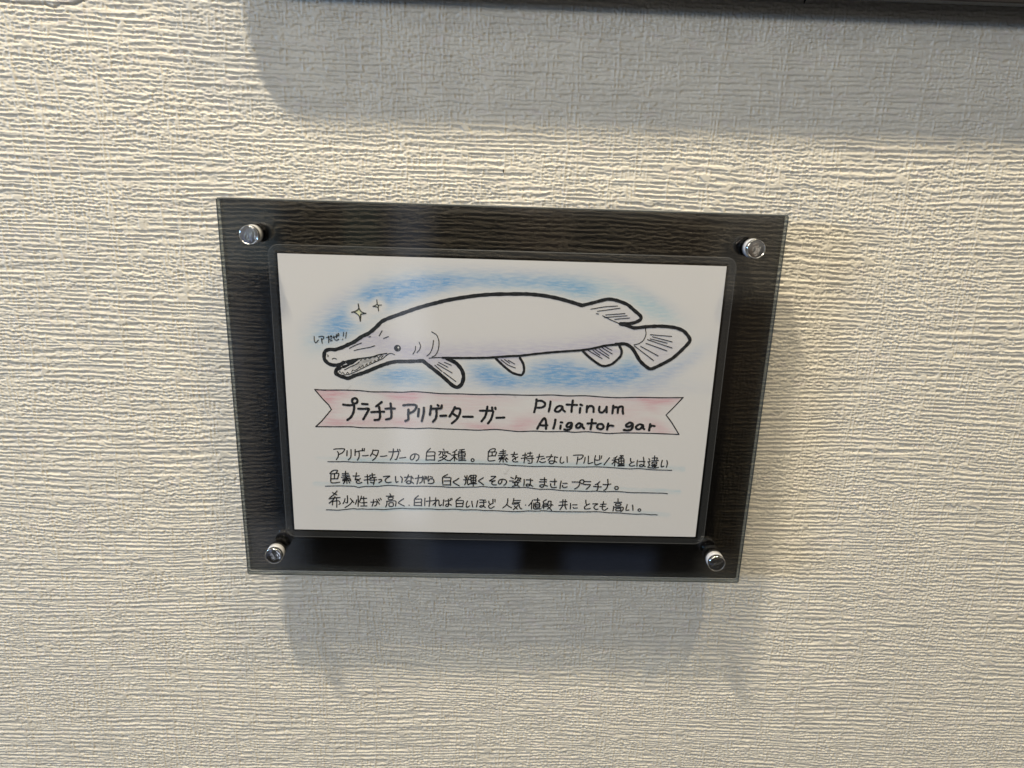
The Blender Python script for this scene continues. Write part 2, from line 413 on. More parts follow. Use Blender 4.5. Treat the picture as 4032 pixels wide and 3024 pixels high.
# ------------------------------------------------------------------ the drawing on the card, stroke by stroke, in 1/100 mm on the paper
INK = {
 'description': '''410s -5842,1820 -5736,1800 -5476,1794 -5487,1873 -5547,1944 -5663,2008
411s -5720,1896 -5685,1956 -5699,2097 -5768,2213
411s -5374,1861 -5392,2054
411s -5237,1815 -5236,1963 -5261,2122 -5345,2211
411s -5088,1811 -5100,2039
410s -5075,1898 -4928,1860 -4798,1848
412s -4960,1869 -4948,1991 -4968,2115 -5020,2213
410s -4831,1770 -4838,1857
410s -4763,1760 -4769,1856
412s -4832,2041 -4722,2039 -4632,2019
411s -4456,1805 -4491,1928 -4559,2044
411s -4456,1831 -4342,1819 -4270,1835 -4305,1976 -4382,2118 -4482,2209
412s -4492,1954 -4347,2030
412s -4201,2047 -4095,2045 -3973,2017
412s -3897,1870 -3759,1867 -3555,1850 -3565,1959 -3633,2145 -3682,2155
412s -3737,1753 -3751,1910 -3795,2069 -3854,2176
411s -3586,1767 -3579,1836
411s -3521,1765 -3498,1834
413s -3526,2098 -3403,2083 -3305,2067
413s -2970,1936 -2995,2051 -3061,2149 -3119,2150 -3142,2089 -3117,2001 -3035,1937 -2945,1923 -2856,1968 -2832,2029 -2857,2127 -2931,2190
393s -2429,1704 -2552,1838 -2569,1988 -2586,2164
394s -2552,1847 -2413,1835 -2267,1844 -2275,1981 -2283,2157
394s -2552,1996 -2430,1993 -2316,1978
395s -2586,2156 -2430,2143 -2283,2148
392s -1973,1719 -1941,1762
393s -2128,1819 -1973,1824 -1802,1815
394s -2055,1844 -2087,1915 -2128,1951
393s -1989,1842 -1992,1930
393s -1851,1839 -1810,1864 -1703,1906
393s -1908,1823 -1916,1902
394s -1956,1938 -2005,2010 -2095,2047
395s -1973,1956 -1858,1971 -1850,1988 -1923,2061 -2021,2133 -2144,2180
395s -2021,2028 -1923,2096 -1825,2147 -1743,2153
393s -1492,1734 -1549,1788 -1630,1834
394s -1670,1949 -1564,1925 -1475,1909
394s -1557,1797 -1567,1964 -1571,2158
395s -1572,1947 -1629,2054 -1726,2153
395s -1547,2017 -1481,2103
393s -1403,1741 -1321,1727 -1223,1710
393s -1435,1812 -1320,1804 -1198,1794
394s -1313,1730 -1301,2117
394s -1426,1873 -1433,2014
394s -1426,1864 -1197,1850 -1204,2000
394s -1425,1943 -1205,1929
395s -1424,2017 -1204,2000
395s -1432,2084 -1195,2070
396s -1423,2146 -1300,2134 -1161,2131
396s -871,2115 -878,2144 -897,2165 -923,2173 -949,2166 -969,2146 -976,2118 -969,2089 -951,2068 -924,2060 -898,2067 -879,2087 -871,2115
393s -373,1787 -293,1697 -212,1665 -122,1667 -144,1755 -176,1782
395s -364,1804 -369,1936 -375,2077 -349,2130 -234,2130 -128,2107
394s -364,1795 -225,1783 -78,1788 -93,1859 -124,1939
394s -233,1801 -230,1933
395s -369,1954 -238,1936 -116,1930
394s 157,1686 163,1906
394s 61,1768 248,1737
394s 22,1839 250,1816
395s -9,1922 154,1906 318,1884
395s 163,1906 75,1996 26,2006
395s 26,2015 206,1975
395s 237,1939 157,2012 27,2059
396s 11,2059 158,2047 322,2034
396s 272,1991 339,2060
396s 166,2047 170,2162
396s 93,2075 38,2165
396s 241,2072 309,2158
395s 448,1867 563,1861 669,1850
395s 560,1773 547,1861 492,1960
396s 492,1960 549,1932 591,1966 611,2072
396s 689,1955 617,1992 520,2056 505,2110 572,2147 695,2141
396s 948,1800 938,1985 917,2180
395s 853,1890 1008,1869
396s 816,2006 946,1985 1011,1957
395s 1030,1807 1186,1794
395s 1127,1760 1116,1919
396s 1027,1939 1092,1920 1223,1899
396s 989,2023 1112,2007 1259,1995
397s 1191,1926 1204,2049 1192,2174 1069,2186
397s 1048,2080 1115,2105
396s 1372,1948 1487,1928 1609,1907
396s 1458,1835 1439,1973 1381,2152
396s 1524,2024 1588,1996 1654,1986
397s 1469,2105 1545,2148 1627,2137 1692,2109
396s 1709,1932 1832,1920 1938,1908
396s 1886,1839 1850,1964 1780,2054
396s 2005,1916 2113,1940
397s 1998,1942 2011,2048 1990,2137 1943,2183 1877,2184 1818,2150 1840,2088 1938,2077 2021,2092 2089,2126
397s 2235,1919 2209,2044 2221,2132 2289,2157 2344,2111
397s 2449,1905 2459,2002 2468,2117
397s 2676,1847 2815,1831 3013,1830 3017,1892 2955,1973 2858,2002
397s 2836,1905 2828,2047 2810,2180
398s 3101,1916 3090,2023 3064,2139
398s 3213,1861 3221,2002 3222,2144 3247,2152 3385,2105
398s 3467,1837 3449,1944 3450,2085 3481,2191 3548,2190 3692,2124
398s 3469,2005 3569,2012 3642,1983
397s 3615,1825 3624,1966
397s 3690,1841 3677,1938
398s 3975,1905 3900,2022 3796,2184
397s 4241,1846 4203,1892 4130,1920
398s 4078,2001 4176,1984 4282,1961
399s 4188,1910 4185,2052 4177,2221
399s 4177,1990 4149,2061 4081,2152
399s 4214,2042 4285,2111
397s 4354,1817 4461,1811
397s 4319,1898 4466,1868
398s 4298,1951 4487,1938 4509,2115
399s 4306,1951 4328,2128
398s 4321,2031 4494,2018
399s 4328,2128 4509,2115
398s 4387,1816 4429,2215
399s 4314,2173 4522,2168
400s 4301,2218 4524,2204
398s 4734,1914 4741,2003 4778,2055
400s 4869,2044 4780,2082 4711,2146 4723,2199 4807,2211 4905,2186
399s 4988,1979 4980,2086 4991,2220
399s 5042,2031 5157,2020 5265,2026
400s 5193,1859 5222,2009 5234,2152 5182,2224 5098,2217 5078,2173 5151,2145 5290,2222
399s 5396,1908 5426,1969
399s 5365,2033 5447,2013
400s 5422,2023 5404,2094 5441,2147 5383,2237
401s 5384,2246 5476,2262 5627,2271 5766,2237
398s 5510,1887 5691,1874 5680,1928
398s 5593,1797 5601,1974
399s 5502,1985 5742,1971
400s 5524,2047 5689,2034 5687,2105
400s 5524,2047 5530,2118 5687,2105
400s 5502,2172 5700,2159
400s 5613,2107 5633,2240
401s 5539,2216 5671,2204
400s 5882,1958 5861,2101 5872,2217 5961,2188
400s 6048,1963 6079,2078 6056,2231
406s -6019,2746 -5925,2646 -5850,2618 -5745,2624 -5789,2714
407s -5979,2763 -5708,2739 -5729,2864 -5757,2954
409s -5979,2763 -5994,2924 -6000,3067 -5969,3111 -5854,3109 -5688,3078
407s -5856,2760 -5867,2939
408s -5979,2959 -5757,2945
407s -5459,2644 -5469,2912
407s -5577,2745 -5356,2722
407s -5580,2807 -5334,2793
408s -5607,2888 -5467,2867 -5319,2846
408s -5401,2857 -5486,2930 -5569,2959
408s -5569,2959 -5354,2918
408s -5321,2908 -5471,2983 -5571,3013
409s -5571,3021 -5291,2979
409s -5306,2935 -5284,3024
409s -5423,3009 -5427,3117
409s -5490,3029 -5551,3129
409s -5358,3017 -5328,3097
408s -5195,2825 -5073,2831 -4974,2811
408s -5072,2706 -5098,2850 -5127,2975
409s -5118,2975 -5044,2947 -4980,3026
409s -4936,2917 -5028,2982 -5088,3046 -5065,3100 -4983,3107 -4891,3069
409s -4686,2769 -4682,2947 -4679,3118
408s -4778,2851 -4589,2829
409s -4806,2977 -4682,2956 -4550,2909
408s -4596,2784 -4415,2762
408s -4512,2711 -4507,2854
408s -4582,2882 -4376,2860
409s -4601,2981 -4354,2954
409s -4451,2879 -4446,3014 -4473,3140
410s -4578,3053 -4513,3078 -4455,3059
409s -4280,2947 -4189,2940 -4182,2990 -4282,3073
409s -4113,2827 -3989,2806 -3882,2800 -3990,2878 -4049,2951 -4034,3022 -3961,3057 -3837,3036
409s -3677,2808 -3679,2924 -3656,3041 -3589,3003
409s -3496,2804 -3439,2883 -3458,3036
409s -3365,2837 -3250,2825 -3159,2805
409s -3216,2735 -3258,2861 -3342,2988
409s -3118,2786 -3044,2874
410s -3118,2831 -3128,2966 -3153,3065 -3252,3076 -3293,3023 -3218,2968 -3136,2993 -3038,3062
409s -2977,2872 -2853,2843 -2721,2822 -2714,2884 -2739,2993 -2813,3048
409s -2853,2744 -2870,2906 -2913,3087
409s -2705,2777 -2664,2883 -2648,3045
409s -2622,2775 -2620,2891
409s -2573,2792 -2573,2890
409s -2499,2772 -2516,2862 -2508,2969
409s -2441,2780 -2351,2813
410s -2508,2969 -2441,2878 -2342,2876 -2301,2947 -2318,3019 -2392,3057 -2508,3050
409s -1815,2685 -1988,2805 -1987,3048
410s -1980,2796 -1864,2802 -1699,2816 -1707,2951 -1706,3104
410s -1930,2947 -1715,2933
411s -1987,3102 -1846,3095 -1706,3095
411s -1410,2828 -1517,2911 -1616,2976 -1507,3055 -1391,3124
409s -1197,2733 -1162,2822
410s -1114,2713 -1129,2866
410s -1015,2720 -1071,2829
410s -1236,2886 -1005,2867
411s -1153,2885 -1160,2993 -1193,3075
411s -1096,2883 -1094,3009 -1068,3072 -994,3016
409s -982,2701 -973,2782
409s -982,2705 -793,2697 -800,2778
410s -981,2800 -799,2787
410s -964,2826 -807,2814 -805,2967 -954,2979 -964,2826
410s -963,2907 -806,2891
411s -994,3034 -771,3020
411s -891,2717 -885,3122
411s -527,2780 -625,2854 -698,2919 -606,2989 -513,3068
411s -247,2729 -81,2725 -178,2817 -301,2901 -210,2908 -94,2887 -192,2935 -224,2998 -173,3051 -57,3058
411s 153,2828 131,2945 75,3019 25,2993 23,2912 79,2847 186,2827 287,2861 313,2932 274,3023 217,3061
410s 463,2749 555,2792
411s 417,2891 567,2891
410s 659,2673 637,2763 614,2827
411s 645,2754 828,2777 765,2859
411s 730,2797 691,2879 601,2935
411s 723,2842 816,2894
412s 535,2946 767,2931
412s 666,2888 604,3016 688,3059 773,3094
412s 734,2941 688,3050 523,3099
412s 946,2819 950,2936 938,3072
411s 1021,2835 1129,2833 1254,2848
412s 1169,2787 1174,2913 1162,3040 1088,3077 1029,3061 1036,3006 1135,3004 1263,3083
411s 1527,2806 1759,2809
412s 1497,2902 1755,2896
413s 1673,2730 1689,2901 1677,3028 1623,3111 1530,3086 1528,3031 1635,3011 1796,3061
412s 1887,2870 2012,2876 2128,2864
412s 2049,2776 2055,2911 2052,3019
413s 1908,2968 1920,3059 1990,3120 2122,3099
413s 2285,2851 2267,2978 2258,3142
413s 2348,2940 2506,2937
414s 2344,3022 2355,3085 2431,3101 2513,3072
413s 2686,2879 2810,2876 2952,2882 2964,2936 2936,3027 2873,3101 2792,3148
413s 2961,2882 2958,2837 3014,2790 3097,2797 3110,2860 3064,2943 2996,2908 2952,2882
413s 3142,2850 3359,2846
414s 3107,2960 3233,2970 3350,2972 3305,3055 3211,3157
414s 3684,2838 3614,2921 3525,2968
414s 3471,3033 3622,3048 3748,3045
415s 3623,2930 3639,3047 3621,3157 3591,3212
414s 3816,2949 3950,2953 4091,2928
414s 3970,2750 3988,2894 3973,3040 3914,3150 3857,3179
415s 4374,3076 4368,3107 4346,3130 4315,3139 4283,3132 4258,3110 4247,3079 4253,3048 4275,3025 4306,3016 4339,3023 4363,3045 4374,3076
412s -5792,3427 -5905,3565 -6059,3696
412s -5952,3494 -5807,3581
413s -6094,3742 -5877,3701 -5695,3679
414s -5876,3655 -5947,3775 -6093,3915
415s -5965,3830 -5980,3986
415s -5974,3849 -5758,3817 -5696,3916 -5739,3962
415s -5821,3736 -5819,3900 -5826,4074
414s -5428,3609 -5426,3782 -5438,3892 -5495,3884
414s -5515,3729 -5544,3839 -5597,3932
414s -5324,3716 -5205,3877
415s -5236,3805 -5340,3944 -5528,4086
415s -5094,3765 -5113,3848 -5149,3940
415s -5039,3609 -5041,3810 -5052,4020
415s -5029,3809 -4973,3872
414s -4924,3616 -4943,3716 -4979,3790
414s -4951,3707 -4736,3697
415s -4842,3641 -4839,3824 -4836,4006
415s -4923,3880 -4732,3861
416s -4952,4009 -4736,4001
415s -4590,3845 -4491,3843 -4391,3823 -4367,3886 -4411,3979 -4461,3989
415s -4488,3743 -4500,3871 -4545,4000
415s -4389,3731 -4277,3921
414s -4313,3711 -4274,3784
414s -4246,3683 -4206,3746
413s -3895,3493 -3863,3547
414s -4021,3596 -3756,3584
414s -3947,3649 -3790,3636 -3799,3718 -3941,3727 -3947,3649
415s -4017,3796 -3692,3783 -3696,3981
416s -4008,3796 -4011,3915 -4054,4026
416s -3927,3867 -3785,3855 -3787,3983 -3921,3995 -3927,3867
416s -3400,3682 -3501,3757 -3594,3851 -3495,3913 -3379,3974
416s -3207,3930 -3197,3941
415s -2868,3552 -3002,3682 -3011,3819 -3021,3948
415s -3002,3691 -2869,3685 -2752,3686 -2753,3832 -2754,3951
416s -2970,3828 -2870,3813 -2761,3810
417s -3021,3939 -2887,3941 -2754,3942
416s -2628,3646 -2636,3775 -2637,3940
415s -2586,3764 -2470,3753 -2370,3741
416s -2453,3597 -2453,3770 -2479,3964
416s -2237,3619 -2237,3766 -2253,3949
415s -2337,3731 -2237,3720
416s -2237,3784 -2337,3905
416s -2237,3766 -2153,3700 -2120,3763 -2120,3873 -2086,3937 -2028,3889
416s -1945,3686 -1962,3814 -1969,3934
416s -1895,3740 -1803,3729 -1695,3708
417s -1779,3664 -1770,3810 -1786,3939 -1852,3950 -1878,3904 -1820,3857 -1736,3865 -1669,3900
415s -1704,3635 -1695,3708
415s -1654,3625 -1645,3679
416s -1355,3582 -1495,3703 -1494,3822 -1493,3969
416s -1487,3712 -1370,3710 -1237,3716 -1244,3835 -1259,3955
417s -1477,3831 -1260,3817
418s -1493,3955 -1384,3949 -1259,3950
417s -1086,3722 -1127,3833 -1125,3943 -1091,3970 -1009,3913
417s -928,3727 -918,3828 -891,3956
417s -711,3695 -734,3806 -757,3953
416s -636,3666 -428,3670
417s -643,3776 -401,3743
418s -503,3681 -492,3819 -498,3911 -581,3958 -640,3932 -599,3894 -515,3902 -430,3964
417s -310,3705 -300,3787 -249,3832
418s -149,3783 -248,3841 -314,3897 -296,3961 -228,3997 -113,3921
416s -161,3628 -158,3756
416s -86,3635 -83,3736
417s 379,3589 375,3736 320,3865 206,3969
418s 353,3828 422,3900 524,3953
417s 596,3584 583,3694 553,3805
417s 607,3666 841,3652
417s 619,3758 819,3729
418s 553,3805 670,3803 787,3791 807,3892 852,3974 903,3991
419s 756,3856 675,3950 593,4025
419s 622,3877 736,4004
418s 1027,3831 1037,3839
418s 1284,3633 1254,3716 1150,3856
419s 1255,3753 1256,3992
417s 1334,3623 1535,3627
417s 1465,3556 1463,3693
418s 1390,3750 1540,3737 1547,3912 1397,3925 1390,3750
418s 1400,3805 1542,3792
419s 1403,3869 1545,3857
419s 1331,3751 1330,3954 1399,3989 1609,3970
417s 1786,3603 1720,3642 1672,3688
419s 1681,3688 1701,3964
418s 1692,3762 1809,3741
419s 1653,3827 1812,3805
419s 1631,3901 1815,3869
418s 1855,3657 1852,3758 1811,3796
418s 1856,3666 1956,3664 1952,3756 2031,3818
419s 1812,3823 2022,3806
419s 1980,3820 1934,3904 1836,3980
420s 1848,3869 1936,3959 1990,4022
418s 2389,3590 2391,3792
418s 2473,3588 2475,3781
418s 2276,3684 2535,3660
419s 2250,3823 2559,3788
420s 2393,3829 2347,3913 2300,3997
420s 2468,3818 2526,3964
419s 2674,3731 2679,3832 2677,3952
419s 2753,3790 2912,3781
420s 2775,3885 2811,3921 2936,3909
419s 3227,3590 3234,3700 3273,3782
420s 3371,3734 3273,3792 3193,3867 3215,3941 3316,3942 3407,3918
420s 3488,3731 3674,3727 3577,3794 3540,3878 3604,3950 3696,3939
420s 3878,3631 3861,3760 3845,3890 3875,3963 3960,3970 4048,3894
419s 3776,3744 3977,3730
420s 3756,3827 3958,3823
419s 4400,3509 4410,3647
419s 4267,3655 4544,3644
420s 4330,3713 4507,3705 4503,3774 4344,3783 4330,3713
421s 4262,3825 4260,3918 4250,4001
421s 4264,3853 4441,3843 4611,3851 4609,3947 4539,4023
421s 4361,3906 4521,3893 4519,3977 4367,3989 4361,3906
421s 4754,3731 4730,3870 4729,3963 4830,3951
421s 4949,3745 4969,3846 4983,3957
422s 5269,3942 5265,3966 5247,3984 5223,3991 5197,3985 5177,3968 5168,3944 5173,3920 5190,3902 5215,3895 5241,3901 5261,3918 5269,3942''',
 'underline': '''321s -6071,2296 -5728,2288 -5471,2277 -5187,2291 -4958,2286 -4673,2285 -4159,2292 -3645,2287 -3216,2282 -2815,2292 -2443,2283 -2069,2265 -1725,2257 -1295,2256 -720,2255 -565,2252 -170,2249 225,2240 391,2282 754,2292 1282,2308 1744,2290 2273,2299 3001,2290 3530,2269 4062,2286 4730,2321 5060,2299 5563,2337 6263,2342
326s -6196,3248 -5974,3237 -5727,3226 -5480,3226 -5250,3226 -5151,3231 -5021,3270 -4905,3249 -4739,3222 -4327,3212 -4161,3187 -3963,3164 -3749,3168 -3501,3181 -3089,3184 -2690,3168 -2360,3168 -2028,3171 -1780,3191 -1448,3189 -1034,3167 -785,3161 -570,3132 -371,3147 -120,3159 211,3146 648,3151 957,3132 1208,3156 1510,3194 1877,3186 2128,3208 2379,3230 2882,3233 3236,3242 3500,3223 3668,3225 3936,3237 4170,3221 4506,3227 4844,3253 5348,3249 5769,3250 6021,3249 6191,3266
331s -6204,4183 -6013,4183 -5797,4189 -5597,4166 -5413,4139 -5213,4116 -5081,4131 -4897,4118 -4731,4129 -4431,4117 -4148,4129 -3931,4106 -3681,4082 -3430,4063 -3180,4076 -2659,4069 -2421,4064 -2136,4080 -1802,4068 -1551,4054 -1216,4078 -964,4068 -713,4067 -461,4085 -125,4082 399,4102 562,4109 865,4097 1149,4065 1453,4071 1705,4047 1991,4065 2329,4071 2667,4068 3193,4061 3610,4043 3864,4055 4086,4075 4458,4076 4799,4101 5139,4112 5393,4100 5650,4124 5785,4116 5897,4127''',
 'title': '''781s -5447,141 -5280,162 -5137,150 -5074,165 -5078,291 -5115,444 -5200,599 -5323,704
777s -4949,-6 -4964,43 -5000,80 -5048,94 -5095,82 -5129,47 -5140,-1 -5126,-50 -5090,-86 -5041,-101 -4994,-89 -4961,-54 -4949,-6
778s -4794,99 -4603,108
782s -4934,279 -4743,283 -4568,270 -4619,398 -4770,665
779s -4115,15 -4310,180
783s -4483,395 -4267,376 -4043,367
784s -4207,194 -4187,370 -4183,557 -4225,660 -4378,681
781s -3985,256 -3817,243 -3658,242
783s -3806,58 -3793,226 -3781,445 -3808,599 -3977,654
781s -3361,114 -3177,89 -2985,87 -2906,128 -2939,238 -3035,342 -3180,413
785s -3187,270 -3197,448 -3199,635 -3296,688
784s -2827,235 -2853,507
785s -2650,189 -2659,383 -2725,683
783s -2402,115 -2418,276 -2443,437
782s -2386,216 -2202,203 -2058,196 -2026,80
786s -2218,229 -2210,389 -2234,560 -2339,699
781s -2170,75 -2138,108
786s -2074,471 -1873,457
784s -1570,136 -1641,290 -1760,497
786s -1546,186 -1417,192 -1377,258 -1415,420 -1510,593 -1670,742
786s -1624,392 -1479,490
787s -1278,485 -948,482
787s -694,250 -486,245 -244,252 -250,375 -302,563 -403,711
787s -437,91 -461,278 -513,466 -631,640
784s -271,121 -262,197
784s -159,126 -150,169
789s -110,499 35,490 164,480
766s 1271,-213 1256,15 1209,253
765s 1273,-162 1450,-167 1565,-94 1570,7 1460,78 1283,90
767s 1764,-150 1748,37 1716,224
768s 2191,25 2101,2 2006,39 1931,151 1966,209 2063,215 2156,128 2191,34 2205,135 2289,210
767s 2541,-211 2521,17 2516,212
766s 2332,-54 2517,-50 2695,-46
767s 2815,-66 2872,-42
769s 2814,61 2808,231
769s 3052,-13 3049,208
769s 3065,71 3132,-15 3229,-17 3282,49 3291,193
770s 3488,-7 3481,129 3518,196 3615,202 3720,72 3739,-5
770s 3739,-5 3753,199
770s 3970,-53 3965,100 3958,228
770s 3977,49 4054,-4 4138,28 4143,206
771s 4138,28 4230,-34 4305,-10 4316,142 4339,235
775s 1339,866 1436,657 1566,466 1636,584 1648,859
776s 1407,727 1553,740 1683,729
775s 1965,516 1948,679 1907,844
775s 2156,605 2213,613
777s 2162,725 2151,846
776s 2521,614 2425,633 2364,721 2400,780 2496,752 2556,647 2521,614
778s 2556,647 2546,768 2486,864 2390,892 2299,869
777s 2881,656 2798,624 2714,712 2727,798 2824,787 2914,664 2936,758 2996,817
777s 3252,476 3248,665 3226,837
776s 3107,625 3253,621 3399,609
778s 3680,726 3668,777 3629,814 3573,829 3515,817 3471,781 3452,732 3464,682 3504,644 3560,629 3617,641 3661,677 3680,726
779s 3838,607 3813,840
778s 3814,737 3909,683 4024,697
779s 4701,589 4592,557 4477,646 4498,714 4612,703 4703,614 4718,709 4654,822 4542,851 4410,837
780s 5081,648 4948,617 4832,706 4864,791 4979,797 5082,665 5089,751 5134,793
781s 5330,599 5318,746 5310,841
780s 5316,729 5392,658 5491,672''',
 'banner': '''379s -6409,-381 -6120,-369 -5488,-385 -5015,-384 -4730,-371 -4446,-345 -3907,-358 -3400,-358 -3018,-391 -2637,-378 -2002,-340 -1365,-350 -727,-339 -89,-362 268,-358 1107,-362 1810,-390 2325,-369 2966,-392 3612,-358 4160,-349 4803,-378 5610,-385 6384,-408
388s -6437,982 -5860,972 -5218,956 -4833,981 -4094,970 -3610,951 -2966,970 -2483,938 -1998,954 -1190,968 -704,974 -142,932 345,965 704,991 1223,961 1679,974 2330,951 2656,971 3112,939 3604,972 3900,990 4420,952 5402,946 6389,964
406p 6399,-418 6125,-67 5862,246 6083,515 6389,964
399p -6409,-381 -6136,-29 -5954,167 -5865,334 -6033,540 -6202,748 -6437,982''',
 'fish': '''994s -5383,-1374 -5486,-1300 -5624,-1271 -5774,-1273 -5909,-1328 -6016,-1449 -6034,-1551 -6016,-1693 -5958,-1778 -5839,-1816 -5739,-1818 -5665,-1811 -5577,-1839 -5413,-1895 -5212,-1997 -4997,-2103 -4728,-2297 -4493,-2415 -4256,-2619 -4059,-2821 -3826,-2944 -3285,-3154 -2900,-3302 -2516,-3428 -2209,-3515 -1904,-3600 -1368,-3711 -795,-3805 -221,-3859 590,-3890 893,-3891 1356,-3857 1821,-3781 2251,-3677 2663,-3560
906s 2663,-3560 3024,-3660 3517,-3797 3830,-3760 4188,-3634 4436,-3445 4666,-3256 4676,-3137 4508,-3034 4278,-2981 4005,-2977
925s 4005,-2969 4243,-2920 4484,-2843 4950,-2900 5379,-2927 5852,-2893 6178,-2782 6399,-2548 6413,-2408 6167,-2099 5878,-1807 5539,-1594 5196,-1421 5031,-1478 4775,-1697 4505,-2096 4336,-2232 4174,-2280 3901,-2257
798s 2754,-2017 3025,-1772 3398,-1517 3599,-1482 3831,-1570 4089,-1841 4113,-2045 4013,-2223
749s 3979,-2255 3550,-2203 3124,-2091 2694,-2015 2146,-1960 1754,-1922 1167,-1845 659,-1771 226,-1739 -404,-1674 -954,-1648 -1542,-1632 -2012,-1628
352s -2012,-1628 -2208,-1626 -2463,-1600
799s -204,-1668 -42,-1509 160,-1330 402,-1153 702,-1079 796,-1225 768,-1469 641,-1690
1023s -2679,-1501 -2405,-1284 -2011,-967 -1653,-646 -1474,-589 -1336,-717 -1280,-966 -1342,-1210 -1541,-1449 -1855,-1604
1019s -5515,-1175 -5630,-1120 -5656,-1028 -5643,-957 -5501,-882 -5352,-833 -5253,-813 -5125,-859 -5048,-906 -4781,-998 -4528,-1104 -4249,-1234 -4008,-1332 -3768,-1416 -3605,-1446 -3620,-1452 -3110,-1469 -2679,-1501
281s -5915,-1625 -5891,-1600 -5905,-1561
281s -5759,-1487 -5689,-1515 -5616,-1485
279s -5160,-1873 -5065,-1930 -4913,-2005 -4750,-2073
280s -5007,-1803 -4793,-1861 -4481,-1927 -4299,-1989
282s -5450,-916 -5323,-939 -5197,-962 -5006,-1045 -4751,-1182 -4497,-1319 -4307,-1415 -4054,-1539 -3952,-1632 -3825,-1725 -3750,-1734 -3638,-1698
283s -5355,-1115 -5265,-1163 -5163,-1224 -5062,-1266 -4934,-1334 -4844,-1414
404s -5409,-1354 -5281,-1429 -5054,-1486 -4803,-1532 -4578,-1564 -4364,-1608 -4176,-1677 -3900,-1730
248p -5560,-992 -5526,-1058 -5460,-981 -5421,-1028 -5373,-970
248p -5297,-985 -5257,-1032 -5209,-981
248p -5119,-1042 -5079,-1115 -5017,-1097 -4928,-1139 -4824,-1246 -4814,-1181
247p -4775,-1234 -4723,-1300 -4699,-1236
247p -4635,-1290 -4583,-1356 -4572,-1304
247p -4502,-1365 -4444,-1425 -4439,-1373
247p -4344,-1427 -4318,-1480 -4281,-1442
246p -4217,-1495 -4179,-1535 -4142,-1523
246p -4817,-1506 -4806,-1454 -4754,-1507
246p -4691,-1522 -4654,-1497 -4603,-1537
246p -4540,-1558 -4491,-1527 -4427,-1580
246p -4377,-1595 -4328,-1577 -4264,-1623
246p -4239,-1624 -4154,-1523
246p -4178,-1587 -4076,-1667
246p -4103,-1563 -4026,-1656
248p -5568,-1096 -5491,-1150
277s -4047,-2514 -4147,-2337
278s -4002,-2249 -3838,-2321
280s -2922,-2006 -2939,-1858 -3018,-1727
280s -2800,-2150 -2754,-2023 -2794,-1881 -2881,-1791
280s -2376,-2523 -2209,-2417 -2131,-2200 -2150,-1919 -2248,-1715 -2365,-1643
280s -2314,-2227 -2345,-1994 -2424,-1791 -2541,-1675
278s -4497,-2288 -4438,-2305
283s -1941,-1467 -1705,-1372
283s -2142,-1462 -1823,-1300
284s -2181,-1392 -1676,-1099
284s -2267,-1357 -2023,-1143
285s -1972,-1112 -1543,-794
283s 239,-1598 471,-1470
283s 112,-1623 293,-1497
284s -6,-1612 235,-1435 495,-1331
283s 2962,-2022 3462,-1743
283s 3128,-2026 3376,-1855
283s 3204,-2061 3707,-1758
283s 3341,-2085 3692,-1851
283s 3437,-2127 3799,-1915
282s 3513,-2170 3778,-2044
275s 2968,-3444 3420,-3534 3863,-3578
276s 3197,-3380 3946,-3502
276s 3164,-3301 3242,-3287
276s 3477,-3262 4134,-3327
277s 3444,-3175 4210,-3255
277s 3799,-3121 4301,-3179
277s 3382,-3232 3643,-3109 3965,-2980
281s 4870,-2818 4902,-2628 4833,-2426 4685,-2302 4519,-2257
281s 5052,-2624 5784,-2584
281s 5129,-2554 5822,-2392
282s 5065,-2480 5661,-2344
282s 4969,-2450 5842,-2179
283s 4928,-2320 5674,-2074
283s 4752,-2211 5386,-1888
284s 4542,-2217 5242,-1721''',
 'sparkle': '''324s -4819,-3409 -4801,-3276 -4741,-3161 -4673,-3117 -4571,-3096
325s -4571,-3096 -4652,-3076 -4744,-3062
326s -4744,-3062 -4753,-2962 -4768,-2821
325s -4768,-2821 -4793,-2973 -4836,-3042 -4960,-3120 -5052,-3118
324s -5052,-3118 -4925,-3156 -4831,-3217 -4807,-3270
272s -4198,-3560 -4189,-3421 -4150,-3387 -4047,-3392
273s -4150,-3376 -4158,-3282 -4149,-3184
273s -4158,-3294 -4220,-3327 -4335,-3336
272s -4335,-3336 -4230,-3385 -4189,-3421''',
 'speech': '''287s -6338,-2252 -6338,-2115 -6307,-2044 -6272,-2051 -6204,-2137
286s -6182,-2244 -6111,-2270 -6025,-2261 -6021,-2207 -6076,-2158
287s -6097,-2193 -6076,-2027
286s -5922,-2234 -5834,-2248 -5741,-2268
287s -5856,-2283 -5855,-2164 -5860,-2056
287s -5838,-2170 -5744,-2191
287s -5811,-2117 -5735,-2129
286s -5786,-2297 -5782,-2249
286s -5757,-2298 -5751,-2244
286s -5707,-2239 -5602,-2272 -5508,-2304
286s -5682,-2288 -5663,-2193 -5595,-2141 -5513,-2185
286s -5594,-2338 -5586,-2231
286s -5558,-2362 -5555,-2291
286s -5516,-2387 -5501,-2328
286s -5341,-2427 -5358,-2284
287s -5397,-2182 -5373,-2191
286s -5249,-2430 -5271,-2281
286s -5291,-2233 -5273,-2241''',
}
MOUTH = '-5466,-1164 -5437,-1256 -5336,-1284 -5248,-1313 -5284,-1338 -5360,-1322 -5256,-1429 -4979,-1501 -4829,-1505 -4893,-1452 -4970,-1398 -5060,-1318 -5148,-1289 -5263,-1222 -5365,-1167'
GREY = '-4831,-1440 -4579,-1525 -4303,-1584 -4178,-1548 -4368,-1440 -4622,-1316 -4812,-1233 -5003,-1163 -5218,-1079 -5062,-1239 -4934,-1321'
